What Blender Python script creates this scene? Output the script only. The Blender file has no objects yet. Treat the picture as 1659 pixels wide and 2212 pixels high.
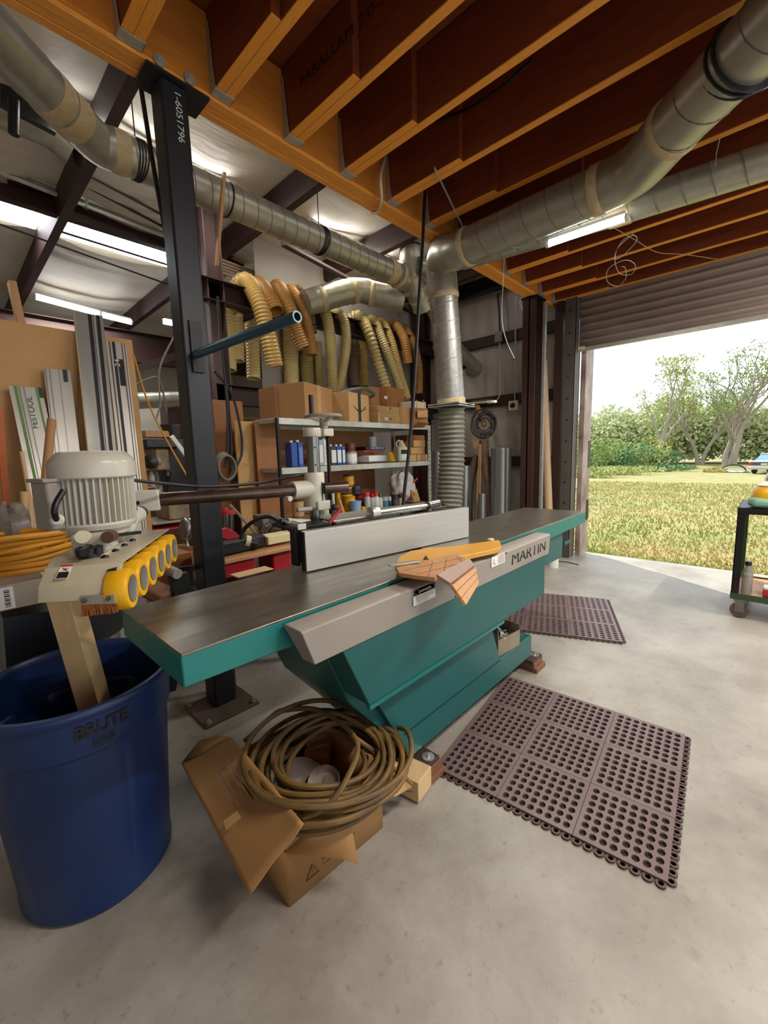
import bpy, bmesh, math, random
from mathutils import Vector, Matrix, noise
V = Vector
PI = math.pi
random.seed(7)
C = bpy.context.scene.collection
H = 1.40                      # eye height
F = 905.0; CX, CY = 829.5, 1106.0
CM = Matrix(((0.68251492, 0.11873289, -0.72116287),
             (-0.7303298, 0.07280667, -0.67920363),
             (-0.02813835, 0.99025335, 0.13640581)))

# ---------------------------------------------------------------- helpers
def at(px, py, X=None, Y=None, Z=None, D=None):
    """point of the place seen at a picture position, at a known plane or distance"""
    r = (CM @ V((px - CX, CY - py, -F))).normalized()
    if X is not None: t = X / r.x
    elif Y is not None: t = Y / r.y
    elif Z is not None: t = (Z - H) / r.z
    else: t = D
    return r * t + V((0, 0, H))

PL = {}
def wl(o): return PL.get(o, V((0, 0, 0)))

def tag(o, label, cat=None, group=None, kind=None):
    if label: o['label'] = label
    if cat: o['category'] = cat
    if group: o['group'] = group
    if kind: o['kind'] = kind
    return o

def thing(name, label, cat, loc, group=None):
    o = bpy.data.objects.new(name, None); C.objects.link(o)
    o.location = V(loc); PL[o] = V(loc); o.empty_display_size = .1
    return tag(o, label, cat, group)

def link(name, verts, faces, m, parent=None, smooth=True, bevel=0, ang=40, solid=0):
    vs = [V(v) for v in verts]
    lo = V((min(v.x for v in vs), min(v.y for v in vs), min(v.z for v in vs)))
    hi = V((max(v.x for v in vs), max(v.y for v in vs), max(v.z for v in vs)))
    org = V(((lo.x + hi.x) / 2, (lo.y + hi.y) / 2, lo.z))
    me = bpy.data.meshes.new(name)
    me.from_pydata([v - org for v in vs], [], faces)
    b = bmesh.new(); b.from_mesh(me)
    bmesh.ops.recalc_face_normals(b, faces=b.faces[:])
    b.to_mesh(me); b.free()
    if smooth:
        for p in me.polygons: p.use_smooth = True
        try: me.set_sharp_from_angle(angle=math.radians(ang))
        except Exception: pass
    if m: me.materials.append(m)
    o = bpy.data.objects.new(name, me); C.objects.link(o)
    PL[o] = org.copy()
    o.location = org
    if parent:
        o.parent = parent; o.location = org - wl(parent)
    if solid:
        s = o.modifiers.new('solid', 'SOLIDIFY'); s.thickness = solid; s.offset = 0
    if bevel:
        bv = o.modifiers.new('bevel', 'BEVEL'); bv.width = bevel; bv.segments = 2; bv.limit_method = 'ANGLE'
        bv.angle_limit = math.radians(35)
    return o

def resample(pts, step):
    pts = [V(p) for p in pts]
    if len(pts) > 2:
        q = [pts[0] * 2 - pts[1]] + pts + [pts[-1] * 2 - pts[-2]]
        fine = []
        for i in range(1, len(q) - 2):
            a, b, c, d = q[i-1], q[i], q[i+1], q[i+2]
            for k in range(24):
                t = k / 24
                fine.append(.5 * ((2*b) + (c-a)*t + (2*a-5*b+4*c-d)*t*t + (3*b-a-3*c+d)*t**3))
        fine.append(pts[-1]); pts = fine
    out = [pts[0]]; acc = 0
    tot = sum((pts[i+1]-pts[i]).length for i in range(len(pts)-1))
    n = max(2, round(tot / step)); st = tot / n; want = st
    for i in range(len(pts)-1):
        seg = (pts[i+1]-pts[i]).length
        while seg > 1e-9 and acc + seg >= want - 1e-7 and len(out) < n:
            out.append(pts[i].lerp(pts[i+1], (want-acc)/seg)); want += st
        acc += seg
    out.append(pts[-1]); return out

class MB:
    def __init__(s): s.v = []; s.f = []
    def add(s, vs, fs):
        k = len(s.v); s.v += [V(v) for v in vs]; s.f += [tuple(k+i for i in f) for f in fs]; return s
    def box(s, lo, hi, M=None):
        x0, y0, z0 = lo; x1, y1, z1 = hi
        vs = [V(p) for p in ((x0,y0,z0),(x1,y0,z0),(x1,y1,z0),(x0,y1,z0),(x0,y0,z1),(x1,y0,z1),(x1,y1,z1),(x0,y1,z1))]
        if M: vs = [M @ v for v in vs]
        return s.add(vs, [(0,3,2,1),(4,5,6,7),(0,1,5,4),(1,2,6,5),(2,3,7,6),(3,0,4,7)])
    def cbox(s, c, size, rz=0, rx=0, ry=0):
        c = V(c); M = Matrix.Translation(c) @ Matrix.Rotation(rz,4,'Z') @ Matrix.Rotation(rx,4,'X') @ Matrix.Rotation(ry,4,'Y')
        h = V(size)/2
        return s.box(-h, h, M)
    def bar(s, a, b, w, t, up=(0,0,1)):
        """rectangular bar from a to b"""
        a, b = V(a), V(b); d = (b-a).normalized(); u = V(up)
        sd = d.cross(u)
        if sd.length < 1e-4: sd = d.cross(V((1,0,0)))
        sd.normalize(); u = sd.cross(d).normalized()
        q = [sd*(w/2)*i + u*(t/2)*j for i, j in ((-1,-1),(1,-1),(1,1),(-1,1))]
        return s.add([a+k for k in q] + [b+k for k in q], [(0,1,2,3),(7,6,5,4),(0,4,5,1),(1,5,6,2),(2,6,7,3),(3,7,4,0)])
    def prism(s, poly, ext):
        n = len(poly); e = V(ext); p = [V(q) for q in poly]
        return s.add(p + [q+e for q in p], [tuple(range(n)), tuple(range(2*n-1, n-1, -1))] + [(i, i+n, (i+1)%n+n, (i+1)%n) for i in range(n)])
    def tube(s, pts, r, n=10, cap=True):
        pts = [V(p) for p in pts]; m = len(pts)
        rs = r if isinstance(r, (list, tuple)) else [r]*m
        t0 = (pts[1]-pts[0]).normalized()
        u = t0.cross(V((0,0,1)))
        if u.length < .05: u = t0.cross(V((1,0,0)))
        u.normalize(); k = len(s.v)
        for i, p in enumerate(pts):
            t = (pts[min(i+1,m-1)] - pts[max(i-1,0)])
            if t.length < 1e-9: t = t0
            t.normalize(); u = (u - t*u.dot(t)); u.normalize(); w = t.cross(u)
            for j in range(n):
                a = 2*PI*j/n; s.v.append(p + (u*math.cos(a) + w*math.sin(a))*rs[i])
        for i in range(m-1):
            for j in range(n):
                s.f.append((k+i*n+j, k+i*n+(j+1)%n, k+(i+1)*n+(j+1)%n, k+(i+1)*n+j))
        if cap:
            s.f.append(tuple(k+j for j in range(n-1,-1,-1))); s.f.append(tuple(k+(m-1)*n+j for j in range(n)))
        return s
    def lathe(s, prof, c, axis=(0,0,1), n=24, closed=False, rib=0, ribn=0):
        c = V(c); a = V(axis).normalized(); u = a.cross(V((0,0,1)))
        if u.length < .05: u = V((1,0,0))
        u.normalize(); w = a.cross(u); k = len(s.v); m = len(prof)
        for r, z in prof:
            for j in range(n):
                t = 2*PI*j/n; s.v.append(c + a*z + (u*math.cos(t) + w*math.sin(t))*max(r, 1e-4))
        for i in range(m-1 if not closed else m):
            for j in range(n):
                i2 = (i+1) % m
                s.f.append((k+i*n+j, k+i*n+(j+1)%n, k+i2*n+(j+1)%n, k+i2*n+j))
        if not closed:
            if prof[0][0] > 1e-3: s.f.append(tuple(k+j for j in range(n-1,-1,-1)))
            if prof[-1][0] > 1e-3: s.f.append(tuple(k+(m-1)*n+j for j in range(n)))
        return s
    def grid(s, fn, nu, nv):
        k = len(s.v)
        for i in range(nu+1):
            for j in range(nv+1): s.v.append(V(fn(i/nu, j/nv)))
        for i in range(nu):
            for j in range(nv):
                a = k+i*(nv+1)+j; s.f.append((a, a+1, a+nv+2, a+nv+1))
        return s
    def b(s, name, m, parent=None, **kw): return link(name, s.v, s.f, m, parent, **kw)

def hose(pts, r, pitch=.02, amp=.07, n=16, hollow=True, mb=None):
    """corrugated hose along a smooth path"""
    p = resample(pts, pitch/4); rs = [r*(1+amp*(1, 0, -1, 0)[i % 4]) for i in range(len(p))]
    mb = mb or MB()
    mb.tube(p, rs, n, cap=False)
    if hollow:
        mb.tube(p, [r*.86]*len(p), n, cap=False)
        m = len(p); k = len(mb.v) - 2*m*n
        for e in (0, m-1):
            for j in range(n): mb.f.append((k+e*n+j, k+e*n+(j+1)%n, k+m*n+e*n+(j+1)%n, k+m*n+e*n+j))
    return mb

def text(s, o, xd, up, h, m, parent, name='lettering', bold=.0, width=None, th=.0008):
    cu = bpy.data.curves.new(name, 'FONT'); cu.body = s; cu.size = 1; cu.offset = bold; cu.extrude = 0
    ob = bpy.data.objects.new('tmp', cu); C.objects.link(ob)
    dg = bpy.context.evaluated_depsgraph_get(); me = bpy.data.meshes.new_from_object(ob.evaluated_get(dg))
    xs = [v.co.x for v in me.vertices]; ys = [v.co.y for v in me.vertices]
    x0, x1, y0, y1 = min(xs), max(xs), min(ys), max(ys)
    sy = h/(y1-y0); sx = (width/(x1-x0)) if width else sy
    xd = V(xd).normalized(); up = V(up).normalized(); nn = xd.cross(up)
    vs = [V(o) + xd*((v.co.x-x0)*sx) + up*((v.co.y-y0)*sy) + nn*th for v in me.vertices]
    fs = [tuple(p.vertices) for p in me.polygons]
    bpy.data.objects.remove(ob); bpy.data.meshes.remove(me)
    return link(name, vs, fs, m, parent, smooth=False)

def copy_tree(o, loc=None, rz=None, parent=None, label=None):
    c = o.copy(); C.objects.link(c); PL[c] = wl(o)
    if parent: c.parent = parent
    for ch in [k for k in bpy.data.objects if k.parent == o]: copy_tree(ch, parent=c)
    if loc is not None: c.location = V(loc)
    if rz is not None: c.rotation_euler.z = rz
    if label: c['label'] = label
    return c

# ---------------------------------------------------------------- materials
def lin(h):
    h = h.lstrip('#'); c = [int(h[i:i+2], 16)/255 for i in (0, 2, 4)]
    return tuple(x/12.92 if x <= .04045 else ((x+.055)/1.055)**2.4 for x in c) + (1,)
def mat(name, a, b=None, rough=.5, metal=0, scale=6, stretch=(1,1,1), bump=0, bscale=None, contrast=1, alpha=1, trans=0, coat=0, detail=5):
    m = bpy.data.materials.new(name); m.use_nodes = True; nt = m.node_tree; N = nt.nodes; L = nt.links
    p = N['Principled BSDF']; p.inputs['Roughness'].default_value = rough; p.inputs['Metallic'].default_value = metal
    p.inputs['Base Color'].default_value = lin(a)
    if trans: p.inputs['Transmission Weight'].default_value = trans
    if coat: p.inputs['Coat Weight'].default_value = coat
    if alpha < 1: p.inputs['Alpha'].default_value = alpha
    if b or bump:
        tc = N.new('ShaderNodeTexCoord'); mp = N.new('ShaderNodeMapping'); mp.inputs['Scale'].default_value = stretch
        L.new(tc.outputs['Object'], mp.inputs['Vector'])
    if b:
        n = N.new('ShaderNodeTexNoise'); n.inputs['Scale'].default_value = scale; n.inputs['Detail'].default_value = detail
        n.inputs['Roughness'].default_value = .6
        L.new(mp.outputs[0], n.inputs['Vector'])
        r = N.new('ShaderNodeValToRGB'); e = r.color_ramp.elements; w = .28/contrast
        e[0].position = max(0,.5-w); e[1].position = min(1,.5+w); e[0].color = lin(a); e[1].color = lin(b)
        L.new(n.outputs['Fac'], r.inputs['Fac']); L.new(r.outputs['Color'], p.inputs['Base Color'])
    if bump:
        n2 = N.new('ShaderNodeTexNoise'); n2.inputs['Scale'].default_value = bscale or scale*3; n2.inputs['Detail'].default_value = 4
        L.new(mp.outputs[0], n2.inputs['Vector'])
        bp = N.new('ShaderNodeBump'); bp.inputs['Strength'].default_value = bump; bp.inputs['Distance'].default_value = .01
        L.new(n2.outputs['Fac'], bp.inputs['Height']); L.new(bp.outputs[0], p.inputs['Normal'])
    return m
def emis(name, col, s):
    m = bpy.data.materials.new(name); m.use_nodes = True; p = m.node_tree.nodes['Principled BSDF']
    p.inputs['Base Color'].default_value = lin(col); p.inputs['Emission Color'].default_value = lin(col)
    p.inputs['Emission Strength'].default_value = s
    return m

M = {}
M['steel_post'] = mat('painted black steel', '24242a', '2e2e33', .42, .3, 5, (1,1,.4), .1)
M['redoxide'] = mat('red oxide steel', '2e1a17', '40251f', .6, .1, 3, bump=.1)
M['redoxide2'] = mat('grey brown steel', '5a4540', '4a3634', .55, .2, 3)
M['darksteel'] = mat('dark steel', '1c1c20', '2c2a2a', .4, .6, 8)
M['black'] = mat('black plastic', '0c0c0e', '151517', .45)
M['rubber'] = mat('black rubber', '101012', None, .65)
M['lvl_edge_y'] = mat('laminated edge along joists', 'dc8628', 'f0a644', .5, 0, 7, (30,1.2,30), contrast=1.1)
M['lvl_edge_x'] = mat('laminated edge along girder', 'd88228', 'f2ac50', .5, 0, 7, (1.2,45,12), contrast=1.3)
M['lvl_web'] = mat('laminated veneer face', '602610', '8a421c', .5, 0, 3, (7,.9,7), contrast=.9)
M['lvl_girder'] = mat('laminated veneer face girder', 'b0641c', 'd08430', .5, 0, 3, (.8,7,9), contrast=1)
M['ply_deck'] = mat('deck plywood', '7c3a16', '9a4e22', .6, 0, 3)
M['galv'] = mat('galvanised steel', 'a4a49c', 'c2c1b8', .38, .5, 14, bump=.03, contrast=1.2)
M['galv_duct'] = mat('galvanised duct', '989788', 'b4b2a2', .38, .6, 9, bump=.04)
M['spangle'] = mat('spangled galvanised duct', '8a8784', 'aeaba4', .36, .55, 22, bump=.05, contrast=1.2)
M['tape'] = mat('cream duct sealant', 'c9b894', 'a8946e', .8, 0, 18, bump=.3)
M['insul'] = mat('white vinyl insulation', 'cfc6b6', 'dcd5c8', .55, 0, 2.2, (1,5,1), bump=.5, bscale=6)
M['insul_wall'] = mat('grey vinyl wall insulation', 'a39a92', 'b5ada4', .55, 0, 2, (1,1,.5), bump=.5, bscale=5)
M['insul_back'] = mat('back wall liner', 'c2b9ab', 'd2cabd', .6, 0, 2)
M['teal'] = mat('teal machine enamel', '175453', '1b5c5b', .35, 0, 5, bump=.03)
M['teal_worn'] = mat('worn teal enamel', '0f716e', '267a76', .38, 0, 4, contrast=1)
M['castiron'] = mat('ground cast iron', '7a766d', 'a8a294', .31, .85, 4, (1,6,1), contrast=1.1, bump=.02)
M['rail_grey'] = mat('grey beige enamel', '8f877f', '9c948b', .42, 0, 4)
M['fence_al'] = mat('extruded aluminium', 'b4b5b0', 'cacac6', .35, .4, 4, (1,1,40), contrast=.8)
M['alu'] = mat('aluminium', 'c0bfba', None, .35, .8)
M['chrome'] = mat('chrome steel', '8a8883', '6a665f', .2, .95, 10, (1,1,.2))
M['beige_enamel'] = mat('cream enamel', 'b8ad94', 'c4baa2', .35, 0, 4, coat=.2)
M['white_enamel'] = mat('off white enamel', 'c9c5b8', 'bcb7a8', .32, 0, 4, coat=.3)
M['pipe_brown'] = mat('oiled steel pipe', '4a3c34', '6b5a50', .3, .75, 12, (1,1,1), contrast=1.3)
M['yellow_roll'] = mat('yellow polyurethane', 'e8a70c', 'e0b014', .4)
M['brush'] = mat('bristle', '9a5a24', '7a4418', .8, 0, 60)
M['blue'] = mat('blue polyethylene', '11264f', '163062', .38, 0, 3, bump=.05)
M['cardboard'] = mat('cardboard', 'a27647', 'ad8353', .75, 0, 3, bump=.05)
M['cardboard_dk'] = mat('dark cardboard', '8a5a30', '996638', .75, 0, 3)
M['cardboard_lt'] = mat('light cardboard', 'c09a68', 'b58e5c', .75, 0, 3)
M['hose_dirty'] = mat('dirty yellow air hose', '4c3a26', '86652e', .6, 0, 9, contrast=1)
M['ply'] = mat('plywood', 'b98a50', 'c99c62', .6, 0, 2, (1,1,4), contrast=.8)
M['ply_dk'] = mat('brown plywood', '8e5b30', 'a26b3b', .6, 0, 2, (3,3,1))
M['wood_lt'] = mat('pale lumber', 'c9a878', 'd8b98a', .55, 0, 3, (14,14,1))
M['wood_med'] = mat('fir lumber', 'ac7c50', 'c09264', .6, 0, 3, (12,12,1))
M['wood_guard'] = mat('yellow painted wood', 'd8a040', 'c8902f', .45, 0, 6)
M['wood_scrap'] = mat('scribbled veneer wood', 'c8976a', 'b07e52', .55, 0, 5, (3,1,1), contrast=1.4)
M['wood_block'] = mat('dark wood block', '6e4a34', '83593e', .6, 0, 3, (2,2,9))
M['mat_brown'] = mat('brown rubber', '7c6868', '6c5858', .38, 0, 5)
M['white'] = mat('white', 'dcdad4', None, .5)
M['paper'] = mat('white label paper', 'e4e2dc', None, .6)
M['ink'] = mat('printed black', '16150f', None, .6)
M['red'] = mat('red paint', 'b3202a', '9c1820', .4)
M['redlabel'] = mat('red print', 'c8281c', None, .5)
M['green'] = mat('green paint', '1d5a34', '236a3c', .5)
M['greensteel'] = mat('olive green steel', '3d5230', '2e3c28', .5, .2, 4)
M['hose_amber'] = mat('amber ribbed hose', 'b4924a', 'c9a862', .42, 0, 5)
M['hose_amber2'] = mat('brown amber ribbed hose', '96682c', 'a87a3a', .45, 0, 5)
M['hose_clear'] = mat('clear yellowish ribbed hose', 'a8955c', 'c4b27a', .36, 0, 5)
M['hose_pale'] = mat('pale yellow ribbed hose', 'd6bf7c', 'e0cc92', .4, 0, 5)
M['hose_grey'] = mat('dusty grey green flexible hose', '62625a', '787668', .6, .1, 14)
M['hose_brn'] = mat('dusty brown flexible hose', '6a5644', '7e6852', .7, 0, 10)
M['orange'] = mat('orange hose', 'c8841c', 'd89628', .5, 0, 6)
M['led'] = emis('led tube', 'ffffff', 14)
M['skylight'] = emis('translucent skylight', 'f4faff', 9)
M['concrete'] = None
M['bluepipe'] = mat('blue plastic pipe', '14465c', '1b5068', .35)
M['wire'] = mat('grey wire', '8a8680', None, .5, .4)
M['navy'] = mat('dark navy plastic', '10141c', '181c24', .4)
M['kraft'] = mat('kraft paper tube', 'b89a78', 'c6a886', .7)
M['glassy'] = mat('dusty glass', '9a9a92', None, .2, alpha=.7)
for n, h in dict(yel='d8a012', blu='1e4a9c', ltblu='88a8d0', wht='d8d8d4', dred='7c1820', pink='d8405a', orr='d84820', grn='2c7048', tealc='3a8a9c', gry='6c6c6a', dgry='34343a', tan='b89468', brn='5c3c28', crm='cfc6a8', slv='a8a8a8').items():
    M[n] = mat('coloured '+n, h, None, .4, .15 if n == 'slv' else 0)
def concrete():
    m = bpy.data.materials.new('polished concrete'); m.use_nodes = True; nt = m.node_tree; N = nt.nodes; L = nt.links
    p = N['Principled BSDF']
    tc = N.new('ShaderNodeTexCoord')
    def nz(sc, det, ro=.6):
        n = N.new('ShaderNodeTexNoise'); n.inputs['Scale'].default_value = sc; n.inputs['Detail'].default_value = det; n.inputs['Roughness'].default_value = ro
        L.new(tc.outputs['Object'], n.inputs['Vector']); return n
    a = nz(1.3, 8, .65); r = N.new('ShaderNodeValToRGB'); r.color_ramp.elements[0].position = .3; r.color_ramp.elements[1].position = .72
    r.color_ramp.elements[0].color = lin('7f786d'); r.color_ramp.elements[1].color = lin('b8b4ab'); L.new(a.outputs[0], r.inputs[0])
    b = nz(26, 6, .7); r2 = N.new('ShaderNodeValToRGB'); r2.color_ramp.elements[0].position = .28; r2.color_ramp.elements[1].position = .42
    r2.color_ramp.elements[0].color = (.45,.42,.38,1); r2.color_ramp.elements[1].color = (1,1,1,1); L.new(b.outputs[0], r2.inputs[0])
    mx = N.new('ShaderNodeMix'); mx.data_type = 'RGBA'; mx.blend_type = 'MULTIPLY'; mx.inputs[0].default_value = .6
    L.new(r.outputs[0], mx.inputs[6]); L.new(r2.outputs[0], mx.inputs[7])
    # stains
    c = nz(3.1, 3); r3 = N.new('ShaderNodeValToRGB'); r3.color_ramp.elements[0].position = .2; r3.color_ramp.elements[1].position = .36
    r3.color_ramp.elements[0].color = (.5,.45,.4,1); r3.color_ramp.elements[1].color = (1,1,1,1); L.new(c.outputs[0], r3.inputs[0])
    mx2 = N.new('ShaderNodeMix'); mx2.data_type = 'RGBA'; mx2.blend_type = 'MULTIPLY'; mx2.inputs[0].default_value = .75
    L.new(mx.outputs[2], mx2.inputs[6]); L.new(r3.outputs[0], mx2.inputs[7])
    L.new(mx2.outputs[2], p.inputs['Base Color'])
    rr = N.new('ShaderNodeMapRange'); rr.inputs[3].default_value = .28; rr.inputs[4].default_value = .6; L.new(a.outputs[0], rr.inputs[0]); L.new(rr.outputs[0], p.inputs['Roughness'])
    w = nz(9, 8, .7); bp = N.new('ShaderNodeBump'); bp.inputs['Strength'].default_value = .25; bp.inputs['Distance'].default_value = .01
    L.new(w.outputs[0], bp.inputs['Height']); L.new(bp.outputs[0], p.inputs['Normal'])
    return m
M['concrete'] = concrete()
M['grass'] = mat('lawn', '7c8848', 'a89468', .9, 0, .9, contrast=1.6, detail=9)
M['blade'] = mat('grass blade', '86983c', 'c4ae7c', .8, 0, .7, contrast=2, detail=8)
M['leafA'] = mat('mid green leaf', '6c8648', '9caa5c', .7, 0, 1.2)  # mid green foliage colour, varied by noise
M['leafB'] = mat('deep green leaf', '4c7248', '6c9058', .7, 0, 1.2)
M['leafC'] = mat('yellow green leaf', '98a45c', 'b4b870', .7, 0, 1.2)
M['bark'] = mat('grey bark', '8a8276', 'a49a8c', .9, 0, 3)

# ---------------------------------------------------------------- camera, world, sun
cam_d = bpy.data.cameras.new('camera'); cam = bpy.data.objects.new('camera', cam_d); C.objects.link(cam)
cam_d.sensor_fit = 'VERTICAL'; cam_d.sensor_height = 36; cam_d.lens = F/2212*36; cam_d.clip_end = 500; cam_d.clip_start = .05
cam.matrix_world = Matrix.Translation((0, 0, H)) @ CM.to_4x4()
bpy.context.scene.camera = cam
sc = bpy.context.scene
sc.view_settings.view_transform = 'Standard'; sc.view_settings.look = 'None'; sc.view_settings.gamma = 1
sc.view_settings.exposure = .42
w = bpy.data.worlds.new('sky'); sc.world = w; w.use_nodes = True
bg = w.node_tree.nodes['Background']; bg.inputs[0].default_value = (.86, .93, 1.0, 1); bg.inputs[1].default_value = 1.35
sun_d = bpy.data.lights.new('sun', 'SUN'); sun = bpy.data.objects.new('sun', sun_d); C.objects.link(sun)
sun_d.energy = 4.2; sun_d.angle = .01; sun_d.color = (1, .95, .84)
sdir = V((.53, .85, 1.06)).normalized()
sun.rotation_euler = sdir.to_track_quat('Z', 'Y').to_euler()
sun.location = (20, 20, 30)
# ================================================================ SETTING
def struct(name, mb, m, **kw):
    o = mb.b(name, m, **kw); o['kind'] = 'structure'; return o
struct('floor', MB().grid(lambda u, v: (-4 + 9.85*u, -6 + 17.5*v, 0), 2, 2), M['concrete'], smooth=False)
struct('trim_1', MB().box((5.86, -3.2, -.12), (6.02, 2.0, -.015)), M['concrete'])
def gz(x): 
    t = max(0, min(1, (x-6)/26)); return -.06 - .62*t*t*(3-2*t)
struct('ground', MB().grid(lambda u, v: (6.0 + 260*u**2.2, -90 + 190*v, gz(6.0 + 260*u**2.2)), 60, 40), M['grass'])
def gd(px, py):
    """ground point seen at px, py outdoors"""
    r = (CM @ V((px-CX, CY-py, -F))).normalized(); t = 5
    for k in range(4000):
        p = r*t + V((0, 0, H))
        if p.x > 6 and p.z < gz(p.x): break
        t += .03
    return p
# roof liner: white sheet sagging between purlins, skylight strips left open
PX = [-1.45, -.19, 1.07, 2.5, 3.76, 5.1]
def roofz(x, y):
    s = 0
    for a, b in zip([-3]+PX, PX+[6.4]):
        if a <= x <= b: t = (x-a)/(b-a); s = math.sin(PI*t)
    base = 3.95 - .012*(y-3)
    return base - .09*s + .012*noise.noise(V((x*1.2, y*7, 1))) + .02*noise.noise(V((x*3, y*1.3, 4)))
def roofstrip(i, x0, x1, y0, y1):
    struct('ceiling', MB().grid(lambda u, v: (x0+(x1-x0)*u, y0+(y1-y0)*v, roofz(x0+(x1-x0)*u, y0+(y1-y0)*v)), max(6, int((x1-x0)/.12)), max(6, int((y1-y0)/.06))), M['insul'])
roofstrip(0, -3, 5.85, 2.3, 5.42)
roofstrip(1, -3, 5.85, 6.02, 11.2)
roofstrip(2, 3.0, 5.85, 5.42, 6.02)
for i, (a, b) in enumerate(((-.1, 1.05), (1.17, 2.48))):
    struct('window_%d' % (i+1), MB().box((a, 5.42, 3.90), (b, 6.02, 3.915)), M['skylight'])
roofm = MB().box((-3, 5.42, 3.96), (3.0, 6.02, 3.97)); struct('ceiling', roofm, M['insul'])
struct('ceiling', MB().box((-3, -6, 3.56), (5.85, 2.36, 3.60)), M['ply_deck'])
struct('ceiling', MB().box((-3, 2.36, 4.0), (5.85, 11.2, 4.02)), M['insul'])
# walls
def sheet(o, du, dv, nrm, nu, nv, amp=.03, seed=0):
    o, du, dv, nrm = V(o), V(du), V(dv), V(nrm)
    return MB().grid(lambda u, v: o + du*u + dv*v + nrm*(amp*abs(math.sin(PI*v*4))*.6 + amp*noise.noise(V((u*du.length*6, v*dv.length*1.1, seed))) + amp*.6*noise.noise(V((u*du.length*14+v*3, v*dv.length*2, seed+5)))), nu, nv)
struct('wall_right', sheet((5.80, 2.0, 0), (0, 2.55, 0), (0, 0, 4), (-1, 0, 0), 60, 60, .03), M['insul_wall'])
struct('wall_right', MB().box((5.83, 2.0, 0), (5.87, 11.2, 4.05)), M['insul_wall'])
struct('wall_right', MB().box((5.83, -6, 0), (5.87, -3.1, 4.05)), M['insul_wall'])
struct('wall_right', MB().box((5.83, -3.1, 3.05), (5.87, 2.0, 4.05)), M['insul_wall'])
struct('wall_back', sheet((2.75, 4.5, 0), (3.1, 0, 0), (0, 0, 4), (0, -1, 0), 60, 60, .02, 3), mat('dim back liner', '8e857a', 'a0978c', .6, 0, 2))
struct('wall_left_unseen', MB().box((-3.1, -6, 0), (-3.0, 11.2, 4.05)), M['insul_back'])  # unseen wall, added to block light from the left
struct('wall_far', MB().box((-3, 11, 0), (5.85, 11.2, 4.05)), M['insul_back'])
def steelbeam(name, label, a, b, w, d, m, group=None, cat='beam', ch=True):
    """C section: web plus two flanges, each part visible"""
    a, b = V(a), V(b); t = thing(name, label, cat, (a+b)/2, group)
    along = (b-a).normalized(); side = along.cross(V((0,0,1))).normalized()
    MB().bar(a, b, .012, d).b('web', m, t)
    for s in (-1, 1):
        MB().bar(a + V((0,0,s*(d/2-.004))) + side*(w/2), b + V((0,0,s*(d/2-.004))) + side*(w/2), w, .008).b('flange', m, t)
    return t
ordn = ['first', 'second', 'third', 'fourth', 'fifth', 'sixth', 'seventh', 'eighth', 'ninth', 'tenth', 'eleventh', 'twelfth']
pl = ['dark roof purlin just left of the near black post', 'wide dark roof purlin crossing above the long spiral duct', 'dark roof purlin above the upturned segmented duct elbow', 'dark roof purlin nearest the door wall']
for i, x in enumerate(PX[2:]):
    steelbeam('roof_purlin', pl[i], (x, 2.36, 3.80), (x, 11, 3.72), .07, .24, M['redoxide'], 'roof purlins')
steelbeam('roof_beam', 'deep dark red steel beam crossing in front of the bright roof panels', (-1.5, 5.16, 3.785), (3.0, 5.16, 3.785), .08, .17, M['redoxide'])
steelbeam('roof_beam', 'dark red steel beam behind the plywood panel, below the glowing tube light', (-1.5, 7.9, 3.25), (5.7, 7.9, 3.25), .12, .48, M['redoxide'])
steelbeam('roof_beam', 'dark beam under the corner where the wall and roof meet by the ducts', (5.55, 2.4, 3.70), (5.55, 4.5, 3.70), .08, .2, M['darksteel'])
# girts of the hose rack and its post
Yr = 4.2
steelbeam('rack_rail', 'upper dark red steel rail the ribbed hoses hang over', (1.9, Yr, 3.02), (5.7, Yr, 3.02), .12, .2, M['redoxide'], 'dark red rails behind the hoses')
steelbeam('rack_rail', 'lower dark red steel rail left of the large cardboard boxes', (2.0, Yr, 2.04), (5.7, Yr, 2.04), .12, .2, M['redoxide'], 'dark red rails behind the hoses')
def hcol(name, label, x, y, z0, z1, s, m, m2=None, cat='column'):
    t = thing(name, label, cat, (x, y, z0))
    MB().box((x-s/2, y-s/2, z0), (x-s/2+.012, y+s/2, z1)).b('flange', m2 or m, t)
    MB().box((x+s/2-.012, y-s/2, z0), (x+s/2, y+s/2, z1)).b('flange', m, t)
    MB().box((x-s/2, y-.006, z0), (x+s/2, y+.006, z1)).b('web', m, t)
    return t
hcol('rack_column', 'brown steel column right behind the near black post', 2.08, Yr, 0, 3.85, .17, M['redoxide2'])
hcol('rack_column', 'dark corner column behind the last hanging hoses', 5.55, 4.3, 0, 3.9, .2, M['redoxide'])
# girts on the door wall
for z, l in ((2.99, 'top'), (2.13, 'middle'), (1.25, 'lowest')):
    steelbeam('wall_girt', l + ' dark girt running across the grey insulated door wall', (5.72, 2.05, z), (5.72, 4.45, z), .07, .14, M['redoxide'], 'girts on the door wall')
# angled brace under long duct
a, b = at(612, 530, Y=3.75), at(900, 682, Y=4.1)
t = thing('roof_brace', 'slim dark red brace running down beneath the long spiral duct', 'brace', (a+b)/2)
MB().bar(a, b, .06, .008).b('leg_angle', M['redoxide'], t); MB().bar(a+V((0,.03,.03)), b+V((0,.03,.03)), .008, .06).b('leg_angle', M['redoxide'], t)
a, b = at(300, 795, Y=7), at(392, 765, Y=7)
tag(MB().bar(a, b, .1, .1).b('roof_brace', M['redoxide']), 'dark red brace slanting in the far bay left of the near post', 'brace')

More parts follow.
